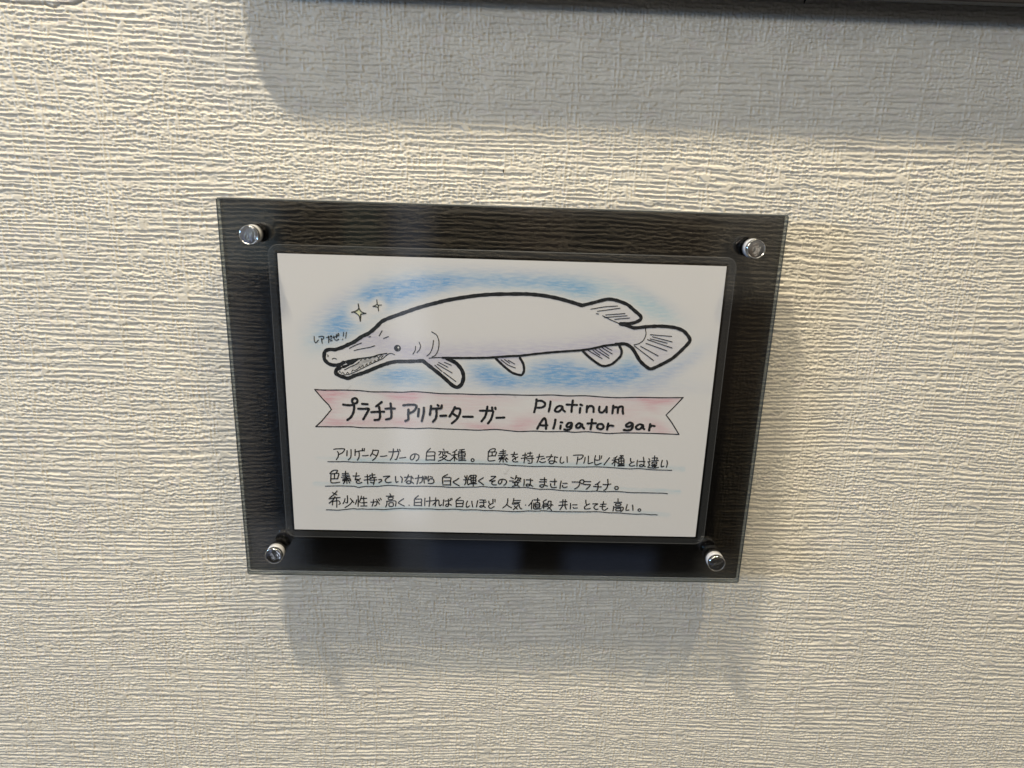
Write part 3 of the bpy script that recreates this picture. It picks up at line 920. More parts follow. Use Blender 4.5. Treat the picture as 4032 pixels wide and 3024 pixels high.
FISH = '-5383,-1374 -5486,-1300 -5624,-1271 -5774,-1273 -5909,-1328 -6016,-1449 -6034,-1551 -6016,-1693 -5958,-1778 -5839,-1816 -5739,-1818 -5665,-1811 -5577,-1839 -5413,-1895 -5212,-1997 -4997,-2103 -4728,-2297 -4493,-2415 -4256,-2619 -4059,-2821 -3826,-2944 -3285,-3154 -2900,-3302 -2516,-3428 -2209,-3515 -1904,-3600 -1368,-3711 -795,-3805 -221,-3859 590,-3890 893,-3891 1356,-3857 1821,-3781 2251,-3677 2663,-3560 2663,-3560 3024,-3660 3517,-3797 3830,-3760 4188,-3634 4436,-3445 4666,-3256 4676,-3137 4508,-3034 4278,-2981 4005,-2977 4005,-2969 4243,-2920 4484,-2843 4950,-2900 5379,-2927 5852,-2893 6178,-2782 6399,-2548 6413,-2408 6167,-2099 5878,-1807 5539,-1594 5196,-1421 5031,-1478 4775,-1697 4505,-2096 4336,-2232 4174,-2280 3901,-2257 3551,-2191 4113,-2045 4089,-1841 3831,-1570 3599,-1482 3398,-1517 3025,-1772 2754,-2017 1754,-1922 641,-1710 768,-1469 796,-1225 702,-1079 402,-1153 160,-1330 -42,-1509 -204,-1668 -954,-1648 -1855,-1604 -1541,-1449 -1342,-1210 -1280,-966 -1336,-717 -1474,-589 -1653,-646 -2011,-967 -2405,-1284 -2679,-1501 -3110,-1469 -3620,-1452 -3768,-1416 -4008,-1332 -4249,-1234 -4528,-1104 -4781,-998 -5048,-906 -5253,-813 -5352,-833 -5501,-882 -5643,-957 -5656,-1028 -5630,-1120 -5515,-1175'
BANNER = '-6409,-381 -6120,-369 -5488,-385 -5015,-384 -4730,-371 -4446,-345 -3907,-358 -3400,-358 -3018,-391 -2637,-378 -2002,-340 -1365,-350 -727,-339 -89,-362 268,-358 1107,-362 1810,-390 2325,-369 2966,-392 3612,-358 4160,-349 4803,-378 5610,-385 6384,-408 6399,-418 6125,-67 5862,246 6083,515 6389,964 6389,964 5402,946 4420,952 3900,990 3604,972 3112,939 2656,971 2330,951 1679,974 1223,961 704,991 345,965 -142,932 -704,974 -1190,968 -1998,954 -2483,938 -2966,970 -3610,951 -4094,970 -4833,981 -5218,956 -5860,972 -6437,982 -6437,982 -6202,748 -6033,540 -5865,334 -5954,167 -6136,-29 -6409,-381'
STAR = '-4819,-3410 -4800,-3277 -4741,-3161 -4673,-3117 -4570,-3096 -4651,-3076 -4744,-3062 -4752,-2962 -4768,-2821 -4793,-2973 -4836,-3042 -4960,-3120 -5052,-3118 -4925,-3156 -4831,-3217 -4806,-3270'
U1 = '-6071,2296 -5728,2288 -5471,2277 -5187,2291 -4958,2286 -4673,2285 -4159,2292 -3645,2287 -3216,2282 -2815,2292 -2443,2283 -2069,2265 -1725,2257 -1295,2256 -720,2255 -565,2252 -170,2249 225,2240 391,2282 754,2292 1282,2308 1744,2290 2273,2299 3001,2290 3530,2269 4062,2286 4730,2321 5060,2299 5563,2337 6263,2342'
U2 = '-6196,3248 -5974,3237 -5727,3226 -5480,3226 -5250,3226 -5151,3231 -5021,3270 -4905,3249 -4739,3222 -4327,3212 -4161,3187 -3963,3164 -3749,3168 -3501,3181 -3089,3184 -2690,3168 -2360,3168 -2028,3171 -1780,3191 -1448,3189 -1034,3167 -785,3161 -570,3132 -371,3147 -120,3159 211,3146 648,3151 957,3132 1208,3156 1510,3194 1877,3186 2128,3208 2379,3230 2882,3233 3236,3242 3500,3223 3668,3225 3936,3237 4170,3221 4506,3227 4844,3253 5348,3249 5769,3250 6021,3249 6191,3266'
U3 = '-6204,4183 -6013,4183 -5797,4189 -5597,4166 -5413,4139 -5213,4116 -5081,4131 -4897,4118 -4731,4129 -4431,4117 -4148,4129 -3931,4106 -3681,4082 -3430,4063 -3180,4076 -2659,4069 -2421,4064 -2136,4080 -1802,4068 -1551,4054 -1216,4078 -964,4068 -713,4067 -461,4085 -125,4082 399,4102 562,4109 865,4097 1149,4065 1453,4071 1705,4047 1991,4065 2329,4071 2667,4068 3193,4061 3610,4043 3864,4055 4086,4075 4458,4076 4799,4101 5139,4112 5393,4100 5650,4124 5785,4116 5897,4127'
EYE = (-35.38, -19.20, 1.18)


def dec(s):
    return np.array([[float(a) / 100.0 for a in p.split(',')] for p in s.split()])


# ------------------------------------------------------------------ materials of the sign
def see_through(name, tint, haze=0.0, haze_col=(0.8, 0.8, 0.8), f0=0.04, rough=0.0):
    """Clear acrylic: lets light straight through, mirrors more towards grazing angles."""
    m, k, out = mat(name)
    geo = k.n('ShaderNodeNewGeometry')
    dot = k.n('ShaderNodeVectorMath', operation='DOT_PRODUCT')
    k.put(dot.inputs[0], geo.outputs['Incoming'])
    k.put(dot.inputs[1], geo.outputs['Normal'])
    c = k.math('ABSOLUTE', dot.outputs['Value'])
    f = k.math('POWER', k.math('SUBTRACT', 1.0, c, clamp=True), 5.0)
    f = k.math('ADD', k.math('MULTIPLY', f, 1.0 - f0), f0, clamp=True)
    tr = k.n('ShaderNodeBsdfTransparent')
    tr.inputs['Color'].default_value = (*tint, 1)
    gl = k.n('ShaderNodeBsdfGlossy')
    gl.inputs['Roughness'].default_value = rough
    gl.inputs['Color'].default_value = (1, 1, 1, 1)
    mx = k.n('ShaderNodeMixShader')
    k.put(mx.inputs[0], f)
    base_ = tr.outputs[0]
    if haze > 0:
        df = k.n('ShaderNodeBsdfDiffuse')
        df.inputs['Color'].default_value = (*haze_col, 1)
        mh = k.n('ShaderNodeMixShader')
        mh.inputs[0].default_value = haze
        k.put(mh.inputs[1], tr.outputs[0])
        k.put(mh.inputs[2], df.outputs[0])
        base_ = mh.outputs[0]
    k.put(mx.inputs[1], base_)
    k.put(mx.inputs[2], gl.outputs[0])
    k.put(out.inputs['Surface'], mx.outputs[0])
    return m


CLEAR = see_through('clear_acrylic', (0.985, 0.99, 0.985), f0=0.026)
CLEAR_EDGE = see_through('refraction_tinted_edge', (0.30, 0.32, 0.32), 0.07, (0.70, 0.78, 0.80), 0.06, 0.12)  # dark tint stands in for refraction along the clear panel's sides
CLEAR_TOP = see_through('light_catching_top_edge', (0.80, 0.83, 0.80), 0.85, (0.85, 0.86, 0.84), 0.08, 0.15)  # white haze paints in the lamplight caught along the top edge
SMOKE = see_through('smoked_acrylic', (0.275, 0.27, 0.27), 0.0, (0.5, 0.5, 0.5), 0.02)
SMOKE_EDGE = see_through('smoked_acrylic_edge', (0.36, 0.37, 0.37), 0.14, (0.45, 0.48, 0.48), 0.06, 0.2)
FILM = see_through('laminating_film', (0.90, 0.90, 0.90), 0.020, (0.75, 0.76, 0.76), 0.012, 0.05)
FILM_EDGE = see_through('laminating_film_rim', (0.90, 0.90, 0.90), 0.10, (0.8, 0.8, 0.8), 0.04, 0.1)
CHROME, kc, bc = principled('chrome', (0.82, 0.82, 0.80), 0.09, 1.0)
tcc = kc.n('ShaderNodeTexCoord')
bpc = kc.n('ShaderNodeBump')
bpc.inputs['Strength'].default_value = 0.35
bpc.inputs['Distance'].default_value = 0.0006
kc.put(bpc.inputs['Height'], kc.noise(tcc.outputs['Object'], 330.0, 3.0))
kc.put(bc.inputs['Normal'], bpc.outputs[0])
COLLAR, _, _ = principled('white_nylon', (0.50, 0.51, 0.53), 0.25, 0.0)
RUBBER, _, _ = principled('black_rubber', (0.012, 0.012, 0.012), 0.35, 0.0)
DARK, _, _ = principled('dark_finish', (0.03, 0.03, 0.03), 0.6, 0.0)
FLECK, _, _ = principled('black_fleck', (0.01, 0.009, 0.008), 0.7, 0.0)
INKM, ki, bi = principled('marker_ink', (0.012, 0.013, 0.015), 0.42, 0.0, 0.3)
tci = ki.n('ShaderNodeTexCoord')
ni = ki.noise(tci.outputs['Object'], 900.0, 3.0)
ki.put(bi.inputs['Base Color'], ki.mix(ki.step(ni, 0.3, 0.75), (0.008, 0.009, 0.011, 1), (0.030, 0.032, 0.036, 1)))


# ------------------------------------------------------------------ solids
def slab(name, x0, x1, y0, y1, z0, z1, mats, parent, bevel=0.25, corner=0.0):
    """A sheet parallel to the wall; face material 0 on the two broad faces, 1 on the rim."""
    bm = bmesh.new()
    if corner > 0:
        ring_ = []
        for (cx, cy, a0) in ((x1 - corner, y1 - corner, 0), (x0 + corner, y1 - corner, 90), (x0 + corner, y0 + corner, 180), (x1 - corner, y0 + corner, 270)):
            for q in range(9):
                a = math.radians(a0 + q * 90 / 8)
                ring_.append((cx + corner * math.cos(a), cy + corner * math.sin(a)))
    else:
        ring_ = [(x1, y1), (x0, y1), (x0, y0), (x1, y0)]
    vf = [bm.verts.new(P(x, y, z0)) for x, y in ring_]
    vb = [bm.verts.new(P(x, y, z1)) for x, y in ring_]
    bm.faces.new(vf)
    bm.faces.new(vb[::-1])
    n = len(ring_)
    for q in range(n):
        f = bm.faces.new((vf[q], vb[q], vb[(q + 1) % n], vf[(q + 1) % n]))
        f.material_index = 1 if len(mats) > 1 else 0
    bmesh.ops.recalc_face_normals(bm, faces=bm.faces[:])
    if bevel:
        bmesh.ops.bevel(bm, geom=[e for e in bm.edges], offset=bevel * MM, segments=2, affect='EDGES', material=1 if len(mats) > 1 else -1)
    bm.normal_update()
    if len(mats) > 2:
        for f in bm.faces:
            if f.normal.z > 0.2:
                f.material_index = 2
    me = bpy.data.meshes.new(name)
    bm.to_mesh(me)
    bm.free()
    return link(name, me, mats, parent)


def lathe(name, cx, cy, prof, m, parent, seg=40):
    bm = bmesh.new()
    rings = []
    for r, z in prof:
        if r < 1e-6:
            rings.append([bm.verts.new(P(cx, cy, z))])
        else:
            rings.append([bm.verts.new(P(cx + r * math.cos(math.tau * q / seg), cy + r * math.sin(math.tau * q / seg), z)) for q in range(seg)])
    for a, b_ in zip(rings[:-1], rings[1:]):
        for q in range(seg):
            q2 = (q + 1) % seg
            if len(a) == 1:
                bm.faces.new((a[0], b_[q2], b_[q]))
            elif len(b_) == 1:
                bm.faces.new((a[q], a[q2], b_[0]))
            else:
                bm.faces.new((a[q], a[q2], b_[q2], b_[q]))
    bmesh.ops.recalc_face_normals(bm, faces=bm.faces[:])
    me = bpy.data.meshes.new(name)
    bm.to_mesh(me)
    bm.free()
    return link(name, me, m, parent, True)


def empty(name, x, y, z):
    o = bpy.data.objects.new(name, None)
    o.empty_display_size = 0.02
    o.location = P(x, y, z)
    COL.objects.link(o)
    bpy.context.view_layer.update()
    return o


# ------------------------------------------------------------------ the sign
sign = tag(empty('wall_sign', 0, 0, WALL_Z), 'smoked acrylic wall plate holding a laminated fish drawing card, on four chrome bolts', 'sign')
XE, YT, YB = 91.5, -67.2, 67.55
slab('front_panel', -XE, XE, YT, YB, -2.95, -0.35, [CLEAR, CLEAR_EDGE, CLEAR_TOP], sign, 0.40)
slab('back_panel', -XE, XE, YT, YB, 0.35, 4.4, [SMOKE, SMOKE_EDGE], sign, 0.20)


def rounded(x0, x1, y0, y1, r, seg=8):
    o_ = []
    for (cx, cy, a0) in ((x1 - r, y1 - r, 0), (x0 + r, y1 - r, 90), (x0 + r, y0 + r, 180), (x1 - r, y0 + r, 270)):
        for q in range(seg + 1):
            a = math.radians(a0 + q * 90 / seg)
            o_.append((cx + r * math.cos(a), cy + r * math.sin(a)))
    return o_


def margin(name, outer, mid, inner, z0, z1, mats, parent):
    """Sealed rim of a laminating pouch: a flat ring with a thin pressed lip along its outer edge."""
    bm = bmesh.new()
    n = len(outer)
    lay = [[bm.verts.new(P(x, y, z)) for x, y in r] for r, z in ((inner, z0), (mid, z0), (outer, z0 + 0.08), (outer, z1), (inner, z1))]
    for li in range(5):
        a, b_ = lay[li], lay[(li + 1) % 5]
        for q in range(n):
            f = bm.faces.new((a[q], a[(q + 1) % n], b_[(q + 1) % n], b_[q]))
            f.material_index = 1 if li in (1, 2) else 0
    bmesh.ops.recalc_face_normals(bm, faces=bm.faces[:])
    me = bpy.data.meshes.new(name)
    bm.to_mesh(me)
    bm.free()
    return link(name, me, mats, parent)


card = margin('laminated_card', rounded(-77.0, 77.2, -53.0, 52.9, 3.5), rounded(-76.75, 76.95, -52.75, 52.65, 3.2), rounded(-74.8, 74.8, -50.8, 50.8, 0.6),
              -0.26, 0.26, [FILM, FILM_EDGE], sign)

# paper, finely gridded so that the coloured pencil can be rubbed onto it
px = np.linspace(-74, 74, 593)
py = np.linspace(-50, 50, 401)
GX, GY = np.meshgrid(px, py)
PSTEP = px[1] - px[0]


def inside(poly):
    r = np.zeros(GX.shape, bool)
    x0, y0 = poly[-1]
    for x1, y1 in poly:
        cr = ((y0 > GY) != (y1 > GY))
        with np.errstate(divide='ignore', invalid='ignore'):
            xi = (x1 - x0) * (GY - y0) / (y1 - y0 + 1e-12) + x0
        r ^= cr & (GX < xi)
        x0, y0 = x1, y1
    return r.astype(float)


def blur(a, mm_):
    fx = np.fft.rfftfreq(a.shape[1] + 120)[None, :]
    fy = np.fft.fftfreq(a.shape[0] + 120)[:, None]
    s = mm_ / PSTEP
    p = np.pad(a, ((0, 120), (0, 120)), mode='edge')
    return np.fft.irfft2(np.fft.rfft2(p) * np.exp(-2 * np.pi ** 2 * s * s * (fx ** 2 + fy ** 2)), s=p.shape)[:a.shape[0], :a.shape[1]]


def blob(x, y, rx, ry, ang, p=2.0):
    a = math.radians(ang)
    dx_, dy_ = GX - x, GY - y
    e = ((dx_ * math.cos(a) + dy_ * math.sin(a)) / rx) ** 2 + ((-dx_ * math.sin(a) + dy_ * math.cos(a)) / ry) ** 2
    return np.exp(-e ** (p / 2))


def near(line, w, dy_=0.0):
    d = np.full(GX.shape, 1e9)
    for (x0, y0), (x1, y1) in zip(line[:-1], line[1:]):
        y0 += dy_
        y1 += dy_
        L = (x1 - x0) ** 2 + (y1 - y0) ** 2 + 1e-9
        t = np.clip(((GX - x0) * (x1 - x0) + (GY - y0) * (y1 - y0)) / L, 0, 1)
        d = np.minimum(d, np.hypot(GX - x0 - t * (x1 - x0), (GY - y0 - t * (y1 - y0))))
    if dy_ == 0:
        d = np.maximum(d, 0)
    return smoothstep(w, w * 0.35, d) if False else 1 - smoothstep(w * 0.35, w, d)


prng = np.random.default_rng(5)


def soft(sx, sy):
    fx = np.fft.rfftfreq(GX.shape[1], PSTEP)[None, :]
    fy = np.fft.fftfreq(GX.shape[0], PSTEP)[:, None]
    r = np.fft.irfft2(np.fft.rfft2(prng.standard_normal(GX.shape)) * np.exp(-2 * np.pi ** 2 * ((sx * fx) ** 2 + (sy * fy) ** 2)), s=GX.shape)
    return r / r.std()


fish = inside(dec(FISH))
halo = np.clip(blur(fish, 1.5) * 1.75, 0, 1)
stars = np.clip(blob(-47.6, -31.0, 5.0, 4.6, 0, 4) + blob(-41.6, -33.5, 3.0, 3.0, 0, 4), 0, 1)
keep = (1 - halo) * (1 - 0.95 * stars)
blue = (0.95 * blob(-53.8, -27.2, 8.5, 4.2, -32) + 0.9 * blob(-36.5, -37.6, 11, 3.6, -17) + 0.6 * blob(-44.5, -37.0, 6.0, 2.6, -48)
        + 0.85 * blob(-24.5, -41.2, 11, 2.6, -9) + 0.42 * blob(-10, -42.6, 16, 2.2, -2) + 0.45 * blob(5, -42.8, 14, 2.0, 2)
        + 0.45 * blob(20, -42.0, 10, 2.2, 6) + 0.30 * blob(27, -41.0, 6, 2.8, 14)
        + 1.0 * blob(18.5, -12.6, 8.5, 3.9, -2) + 0.95 * blob(30.5, -10.9, 9.5, 3.1, -6) + 1.0 * blob(44.5, -12.9, 8.0, 3.4, -16)
        + 0.34 * blob(60, -15.0, 12, 2.6, -36) + 0.75 * blob(-35.0, -10.3, 7.5, 2.4, -2) + 0.30 * blob(-34, -7.5, 16, 2.8, 0)
        + 0.85 * blob(-5.0, -10.9, 6.0, 3.2, 24) + 0.7 * blob(2.5, -9.3, 6.5, 2.6, 6) + 0.22 * blob(20, -8.2, 46, 3.0, 0))
teal = (0.55 * blob(26, -40.5, 10, 3.6, 12) + 0.55 * blob(52, -34.3, 10, 3.4, 32) + 0.38 * blob(42, -39.5, 14, 3.2, 20) + 0.45 * blob(7, -42.8, 22, 3.2, 2)
        + 0.30 * blob(-62, -21.0, 6, 4.4, -40) + 0.25 * blob(-50, -29, 14, 7, -30) + 0.40 * blob(16, -9.5, 12, 3.0, 0) + 0.4 * blob(-30, -9.0, 14, 3.0, 0)
        + 0.45 * blob(6, -14.2, 3.0, 4.2, 0) + 0.35 * blob(42, -17.0, 5, 3.5, 0) + 0.3 * blob(-3, -12.5, 9, 3.0, 20))
lav = (0.28 * blob(-56, -34, 12, 3.0, -38) + 0.24 * blob(8, -46.0, 30, 1.8, 2) + 0.2 * blob(48, -40, 16, 2.0, 26) + 0.28 * blob(58, -12.5, 13, 2.4, -36) + 0.22 * blob(25, -7.0, 40, 1.6, 0)) * keep
blue = np.clip(blur(blue, 0.9) * 1.05 + 0.20 * blur(blue, 3.2), 0, 1.1)
teal = teal + 0.28 * blur(np.clip(blue, 0, 1), 2.6)
blue *= keep
teal *= keep
# shading on the fish
belly = np.interp(GX[0], [-68, -50, -40, -30, -20, 0, 20, 35, 50], [-24, -22.5, -20, -17.5, -17.0, -18.0, -19.5, -22.0, -24.0])[None, :]
under = np.exp(-((GY - belly) / 4.2) ** 2) * smoothstep(-70, -55, GX) * (1 - smoothstep(38, 52, GX))
side = np.clip(0.68 * under + 0.42 * blob(-64, -22.5, 5, 3, 0) + 0.30 * blob(-50, -23.5, 10, 2.2, -10) + 0.40 * blob(55, -20, 6, 6, 40) + 0.35 * blob(43, -31, 6, 2.4, 20)
               + 0.40 * blob(-25, -12.5, 3.5, 2.6, 45) + 0.45 * blob(-1.5, -17, 3.2, 2.0, 45) + 0.45 * blob(33.5, -20, 3.2, 2.2, 30) + 0.055, 0, 1)
lav = np.clip(lav + side * fish, 0, 1)
grey = 0.75 * np.clip(blur(inside(dec(GREY)), 0.35), 0, 1) + 0.5 * blob(2.6, 26.2, 0.5, 0.3, 0) + 0.35 * blob(3.4, 25.2, 0.3, 1.2, 30)
grey += 0.22 * near([(-1.5, -3.2), (2.5, -3.9), (4.8, -3.6), (5.4, -2.6)], 0.5) + 0.3 * near([(-53.0, -3.8), (-51.6, -5.4)], 0.25)
yel = 0.75 * inside(dec(STAR)) + 0.35 * blob(-41.8, -33.6, 0.9, 0.9, 0)
halo2 = np.clip(blur(fish, 2.2) * 1.5, 0, 1) * (1 - fish)
yel = yel + 0.05 * halo2 * np.clip(blur(blue + teal, 3.0) * 1.4, 0, 1)
bann = inside(dec(BANNER))
pink = (0.95 * blob(-61.0, -3.0, 4.2, 2.6, 60) + 0.70 * blob(-56.0, -2.6, 6, 2.0, 0) + 0.95 * blob(-34.5, -2.8, 6.5, 2.2, 3) + 0.45 * blob(-31, -0.8, 5, 1.6, 0) + 0.70 * blob(-56, 8.4, 7, 1.5, -4)
        + 0.55 * blob(-39, 7.4, 13, 1.6, 0) + 0.55 * blob(-6, 8.6, 7, 1.6, 6) + 0.9 * blob(55.5, -3.0, 7.5, 1.6, 3) + 0.45 * blob(53, -0.5, 4, 1.6, 30)
        + 0.55 * blob(8.5, 7.2, 5.0, 2.8, -25) + 0.45 * blob(19, -2.2, 4, 0.8, 0) + 0.55 * blob(57, 7.4, 5.0, 2.2, 30) + 0.40 * blob(-60, 6.0, 3.5, 3.0, -45) + 0.3 * blob(-14, -3.5, 14, 1.2, 3)
        + 0.20 + 0.10 * soft(6, 1.2))
pink *= 1 - 0.75 * blob(-46, 0, 5.0, 4.2, 0, 4) - 0.55 * blob(-25.5, 1.0, 4.0, 4.0, 0, 4) - 0.35 * blob(30, 2.0, 12, 2.4, 0, 4)
pink = np.clip(pink, 0, 1) * np.clip(blur(bann, 0.25), 0, 1)
for s_, dy_, am in ((U1, -0.75, 0.42), (U2, -0.7, 0.40), (U3, -0.2, 0.46)):
    ln = dec(s_)
    ln = np.vstack([[ln[0, 0] - 3.5, ln[0, 1]], ln, [ln[-1, 0] + 4.0, ln[-1, 1] + 0.2]])
    teal = teal + am * near(ln, 1.5, dy_) * np.clip(0.75 + 0.35 * soft(7, 0.8), 0.15, 1.3)

pv = np.stack([GX * MM, np.zeros_like(GX), Z0 - GY * MM], -1).reshape(-1, 3)
ii = np.arange(GX.size).reshape(GX.shape)
pf = np.stack([ii[:-1, :-1], ii[1:, :-1], ii[1:, 1:], ii[:-1, 1:]], -1).reshape(-1, 4)
nb = len(pv)
back = np.array([P(-74, -50, 0.16), P(74, -50, 0.16), P(74, 50, 0.16), P(-74, 50, 0.16)])
a_, b_, c_, d_ = ii[0, 0], ii[0, -1], ii[-1, -1], ii[-1, 0]
pf = np.vstack([pf, [[nb, nb + 1, nb + 2, nb + 3], [a_, b_, nb + 1, nb], [b_, c_, nb + 2, nb + 1], [c_, d_, nb + 3, nb + 2], [d_, a_, nb, nb + 3]]])
pme = mesh_np('paper', np.vstack([pv, back]), pf)


def put_col(name, r, g_, b2, a2):
    arr = np.zeros((nb + 4, 4), np.float32)
    for q, f in enumerate((r, g_, b2, a2)):
        arr[:nb, q] = np.clip(f, 0, 1).ravel()
    pme.attributes.new(name, 'FLOAT_COLOR', 'POINT').data.foreach_set('color', arr.ravel())


put_col('pencil_cool', blue, teal, lav, yel)
put_col('pencil_warm', pink, grey, np.zeros_like(GX), np.zeros_like(GX))
PAPER, k, b = principled('drawing_paper', (0.74, 0.735, 0.71), 0.55, 0.0, 0.3)
tcp = k.n('ShaderNodeTexCoord')
A1 = k.n('ShaderNodeAttribute', attribute_name='pencil_cool')
A2 = k.n('ShaderNodeAttribute', attribute_name='pencil_warm')
s1 = k.n('ShaderNodeSeparateColor')
s2 = k.n('ShaderNodeSeparateColor')
k.put(s1.inputs[0], A1.outputs['Color'])
k.put(s2.inputs[0], A2.outputs['Color'])
hatch = k.noise(k.mapping(tcp.outputs['Object'], (260, 400, 1500), (0, math.radians(-24), 0)), 1.0, 3.0, 0.6)
hatch2 = k.noise(k.mapping(tcp.outputs['Object'], (130, 400, 1400), (0, math.radians(2), 0)), 1.0, 3.0, 0.6)
tooth = k.noise(tcp.outputs['Object'], 2600.0, 2.0, 0.6)
gh = k.math('ADD', k.math('ADD', k.math('MULTIPLY', k.step(hatch, 0.28, 0.72), 0.66), k.math('MULTIPLY', k.step(tooth, 0.3, 0.7), 0.28)), 0.28)
gp = k.math('ADD', k.math('ADD', k.math('MULTIPLY', k.step(hatch2, 0.3, 0.72), 0.6), k.math('MULTIPLY', k.step(tooth, 0.3, 0.7), 0.25)), 0.30)
c = k.mix(k.step(tooth, 0.2, 0.8), (0.765, 0.738, 0.722, 1), (0.812, 0.784, 0.768, 1))


def wash(c, dens, colr, grain_, amount):
    return k.mix(k.math('MULTIPLY', k.math('MULTIPLY', dens, grain_), amount, clamp=True), c, (*colr, 1))


c = wash(c, A1.outputs['Alpha'], (0.80, 0.80, 0.36), gh, 0.9)
c = wash(c, s1.outputs[1], (0.30, 0.56, 0.68), gh, 0.85)
c = wash(c, s1.outputs[2], (0.43, 0.40, 0.60), gh, 0.74)
c = wash(c, s1.outputs[0], (0.13, 0.36, 0.69), gh, 0.84)
c = wash(c, s2.outputs[0], (0.66, 0.20, 0.28), gp, 0.62)
c = wash(c, s2.outputs[1], (0.10, 0.10, 0.09), gh, 0.8)
k.put(b.inputs['Base Color'], c)
link('paper', pme, PAPER, card)

# ------------------------------------------------------------------ ink
zlev = [0]


def stroke_mesh(lines, jitter=0.10):
    V, Fq, Ft = [], [], []
    for line in lines:
        head_, body = line.split(' ', 1)
        w = float(head_[:-1]) / 1000.0
        w *= 1.28 if w > 0.82 else (1.08 if w > 0.5 else 1.04)
        pts_ = dec(body)
        if head_[-1] == 's' and len(pts_) > 2:
            ext = np.vstack([2 * pts_[0] - pts_[1], pts_, 2 * pts_[-1] - pts_[-2]])
            if np.hypot(*(pts_[0] - pts_[-1])) < 0.02:
                ext[0], ext[-1] = pts_[-2], pts_[1]
            out = []
            for q in range(1, len(ext) - 2):
                p0, p1, p2, p3 = ext[q - 1:q + 3]
                nseg = max(2, min(10, int(np.hypot(*(p2 - p1)) / (0.30 * max(w, 0.3))) + 1))
                for t in np.linspace(0, 1, nseg, endpoint=False):
                    # gentle Catmull-Rom
                    cr = 0.5 * (2 * p1 + (p2 - p0) * t + (2 * p0 - 5 * p1 + 4 * p2 - p3) * t * t + (3 * p1 - p0 - 3 * p2 + p3) * t ** 3)
                    out.append(0.75 * cr + 0.25 * (p1 + (p2 - p1) * t))
            out.append(pts_[-1])
            pts_ = np.array(out)
        elif len(pts_) > 1:
            out = []
            for p1, p2 in zip(pts_[:-1], pts_[1:]):
                nseg = max(1, int(np.hypot(*(p2 - p1)) / 1.2))
                out += [p1 + (p2 - p1) * t for t in np.linspace(0, 1, nseg, endpoint=False)]
            pts_ = np.array(out + [pts_[-1]])
        n = len(pts_)
        zlev[0] += 1
        z = -0.045 - 0.00012 * (zlev[0] % 700)
        d = np.gradient(pts_, axis=0)
        L = np.hypot(d[:, 0], d[:, 1])[:, None] + 1e-9
        d = d / L
        nrm = np.stack([-d[:, 1], d[:, 0]], -1)
        ph = random.random() * 6.28
        wid = 0.5 * w * (1 + jitter * np.array([math.sin(ph + q * 0.9) * 0.6 + random.uniform(-.4, .4) for q in range(n)]))
        s0 = len(V)
        for q in range(n):
            V.append(P(*(pts_[q] + nrm[q] * wid[q]), z))
            V.append(P(*(pts_[q] - nrm[q] * wid[q]), z))
        for q in range(n - 1):
            Ft.append((s0 + 2 * q, s0 + 2 * q + 1, s0 + 2 * q + 2))
            Ft.append((s0 + 2 * q + 1, s0 + 2 * q + 3, s0 + 2 * q + 2))
        for q, zoff in [(0, -1), (n - 1, 1)] + ([(q, 1) for q in range(1, n - 1)] if w > 0.5 or head_[-1] == 'p' else []):
            # round caps, and round joints on broad strokes
            zlev[0] += 1
            z2 = -0.045 - 0.00012 * (zlev[0] % 700)
            c_i = len(V)
            V.append(P(*pts_[q], z2))
            seg = 10
            for t in range(seg):
                V.append(P(pts_[q][0] + wid[q] * math.cos(math.tau * t / seg), pts_[q][1] + wid[q] * math.sin(math.tau * t / seg), z2))
            for t in range(seg):
                Ft.append((c_i, c_i + 1 + t, c_i + 1 + (t + 1) % seg))
    return V, Ft


def poly_fill(V, Ft, pts_, z):
    from mathutils.geometry import tessellate_polygon
    s0 = len(V)
    V += [P(x, y, z) for x, y in pts_]
    for t in tessellate_polygon([[Vector((x, y, 0)) for x, y in pts_]]):
        Ft.append(tuple(s0 + i for i in t))


NAMES = {'fish': ('fish_drawing', None), 'sparkle': ('sparkle_drawing', None), 'speech': ('speech_lettering', None), 'banner': ('banner_outline', None),
         'title': ('title_lettering', None), 'description': ('description_lettering', None), 'underline': ('underline', None)}
for gname, txt in INK.items():
    V, Ft = stroke_mesh(txt.split('\n'))
    if gname == 'fish':
        poly_fill(V, Ft, dec(MOUTH), -0.0425)
        ex, ey, er = EYE
        poly_fill(V, Ft, [(ex + er * math.cos(math.tau * q / 28), ey + er * math.sin(math.tau * q / 28)) for q in range(28)], -0.042)
    o = link(NAMES[gname][0], mesh_np(gname, V, Ft), INKM, card)
# white glint left in the eye
V, Ft = [], []
poly_fill(V, Ft, [(EYE[0] + 0.33 + 0.30 * math.cos(math.tau * q / 16), EYE[1] - 0.26 + 0.36 * math.sin(math.tau * q / 16)) for q in range(16)], -0.135)
poly_fill(V, Ft, [(EYE[0] + 0.1, EYE[1] + 0.72), (EYE[0] + 0.45, EYE[1] + 0.55), (EYE[0] + 0.68, EYE[1] + 0.2), (EYE[0] + 0.5, EYE[1] + 0.42)], -0.135)
GL, _, _ = principled('bare_paper', (0.70, 0.70, 0.69), 0.6)
link('eye_glint', mesh_np('eye_glint', V, Ft), GL, card)

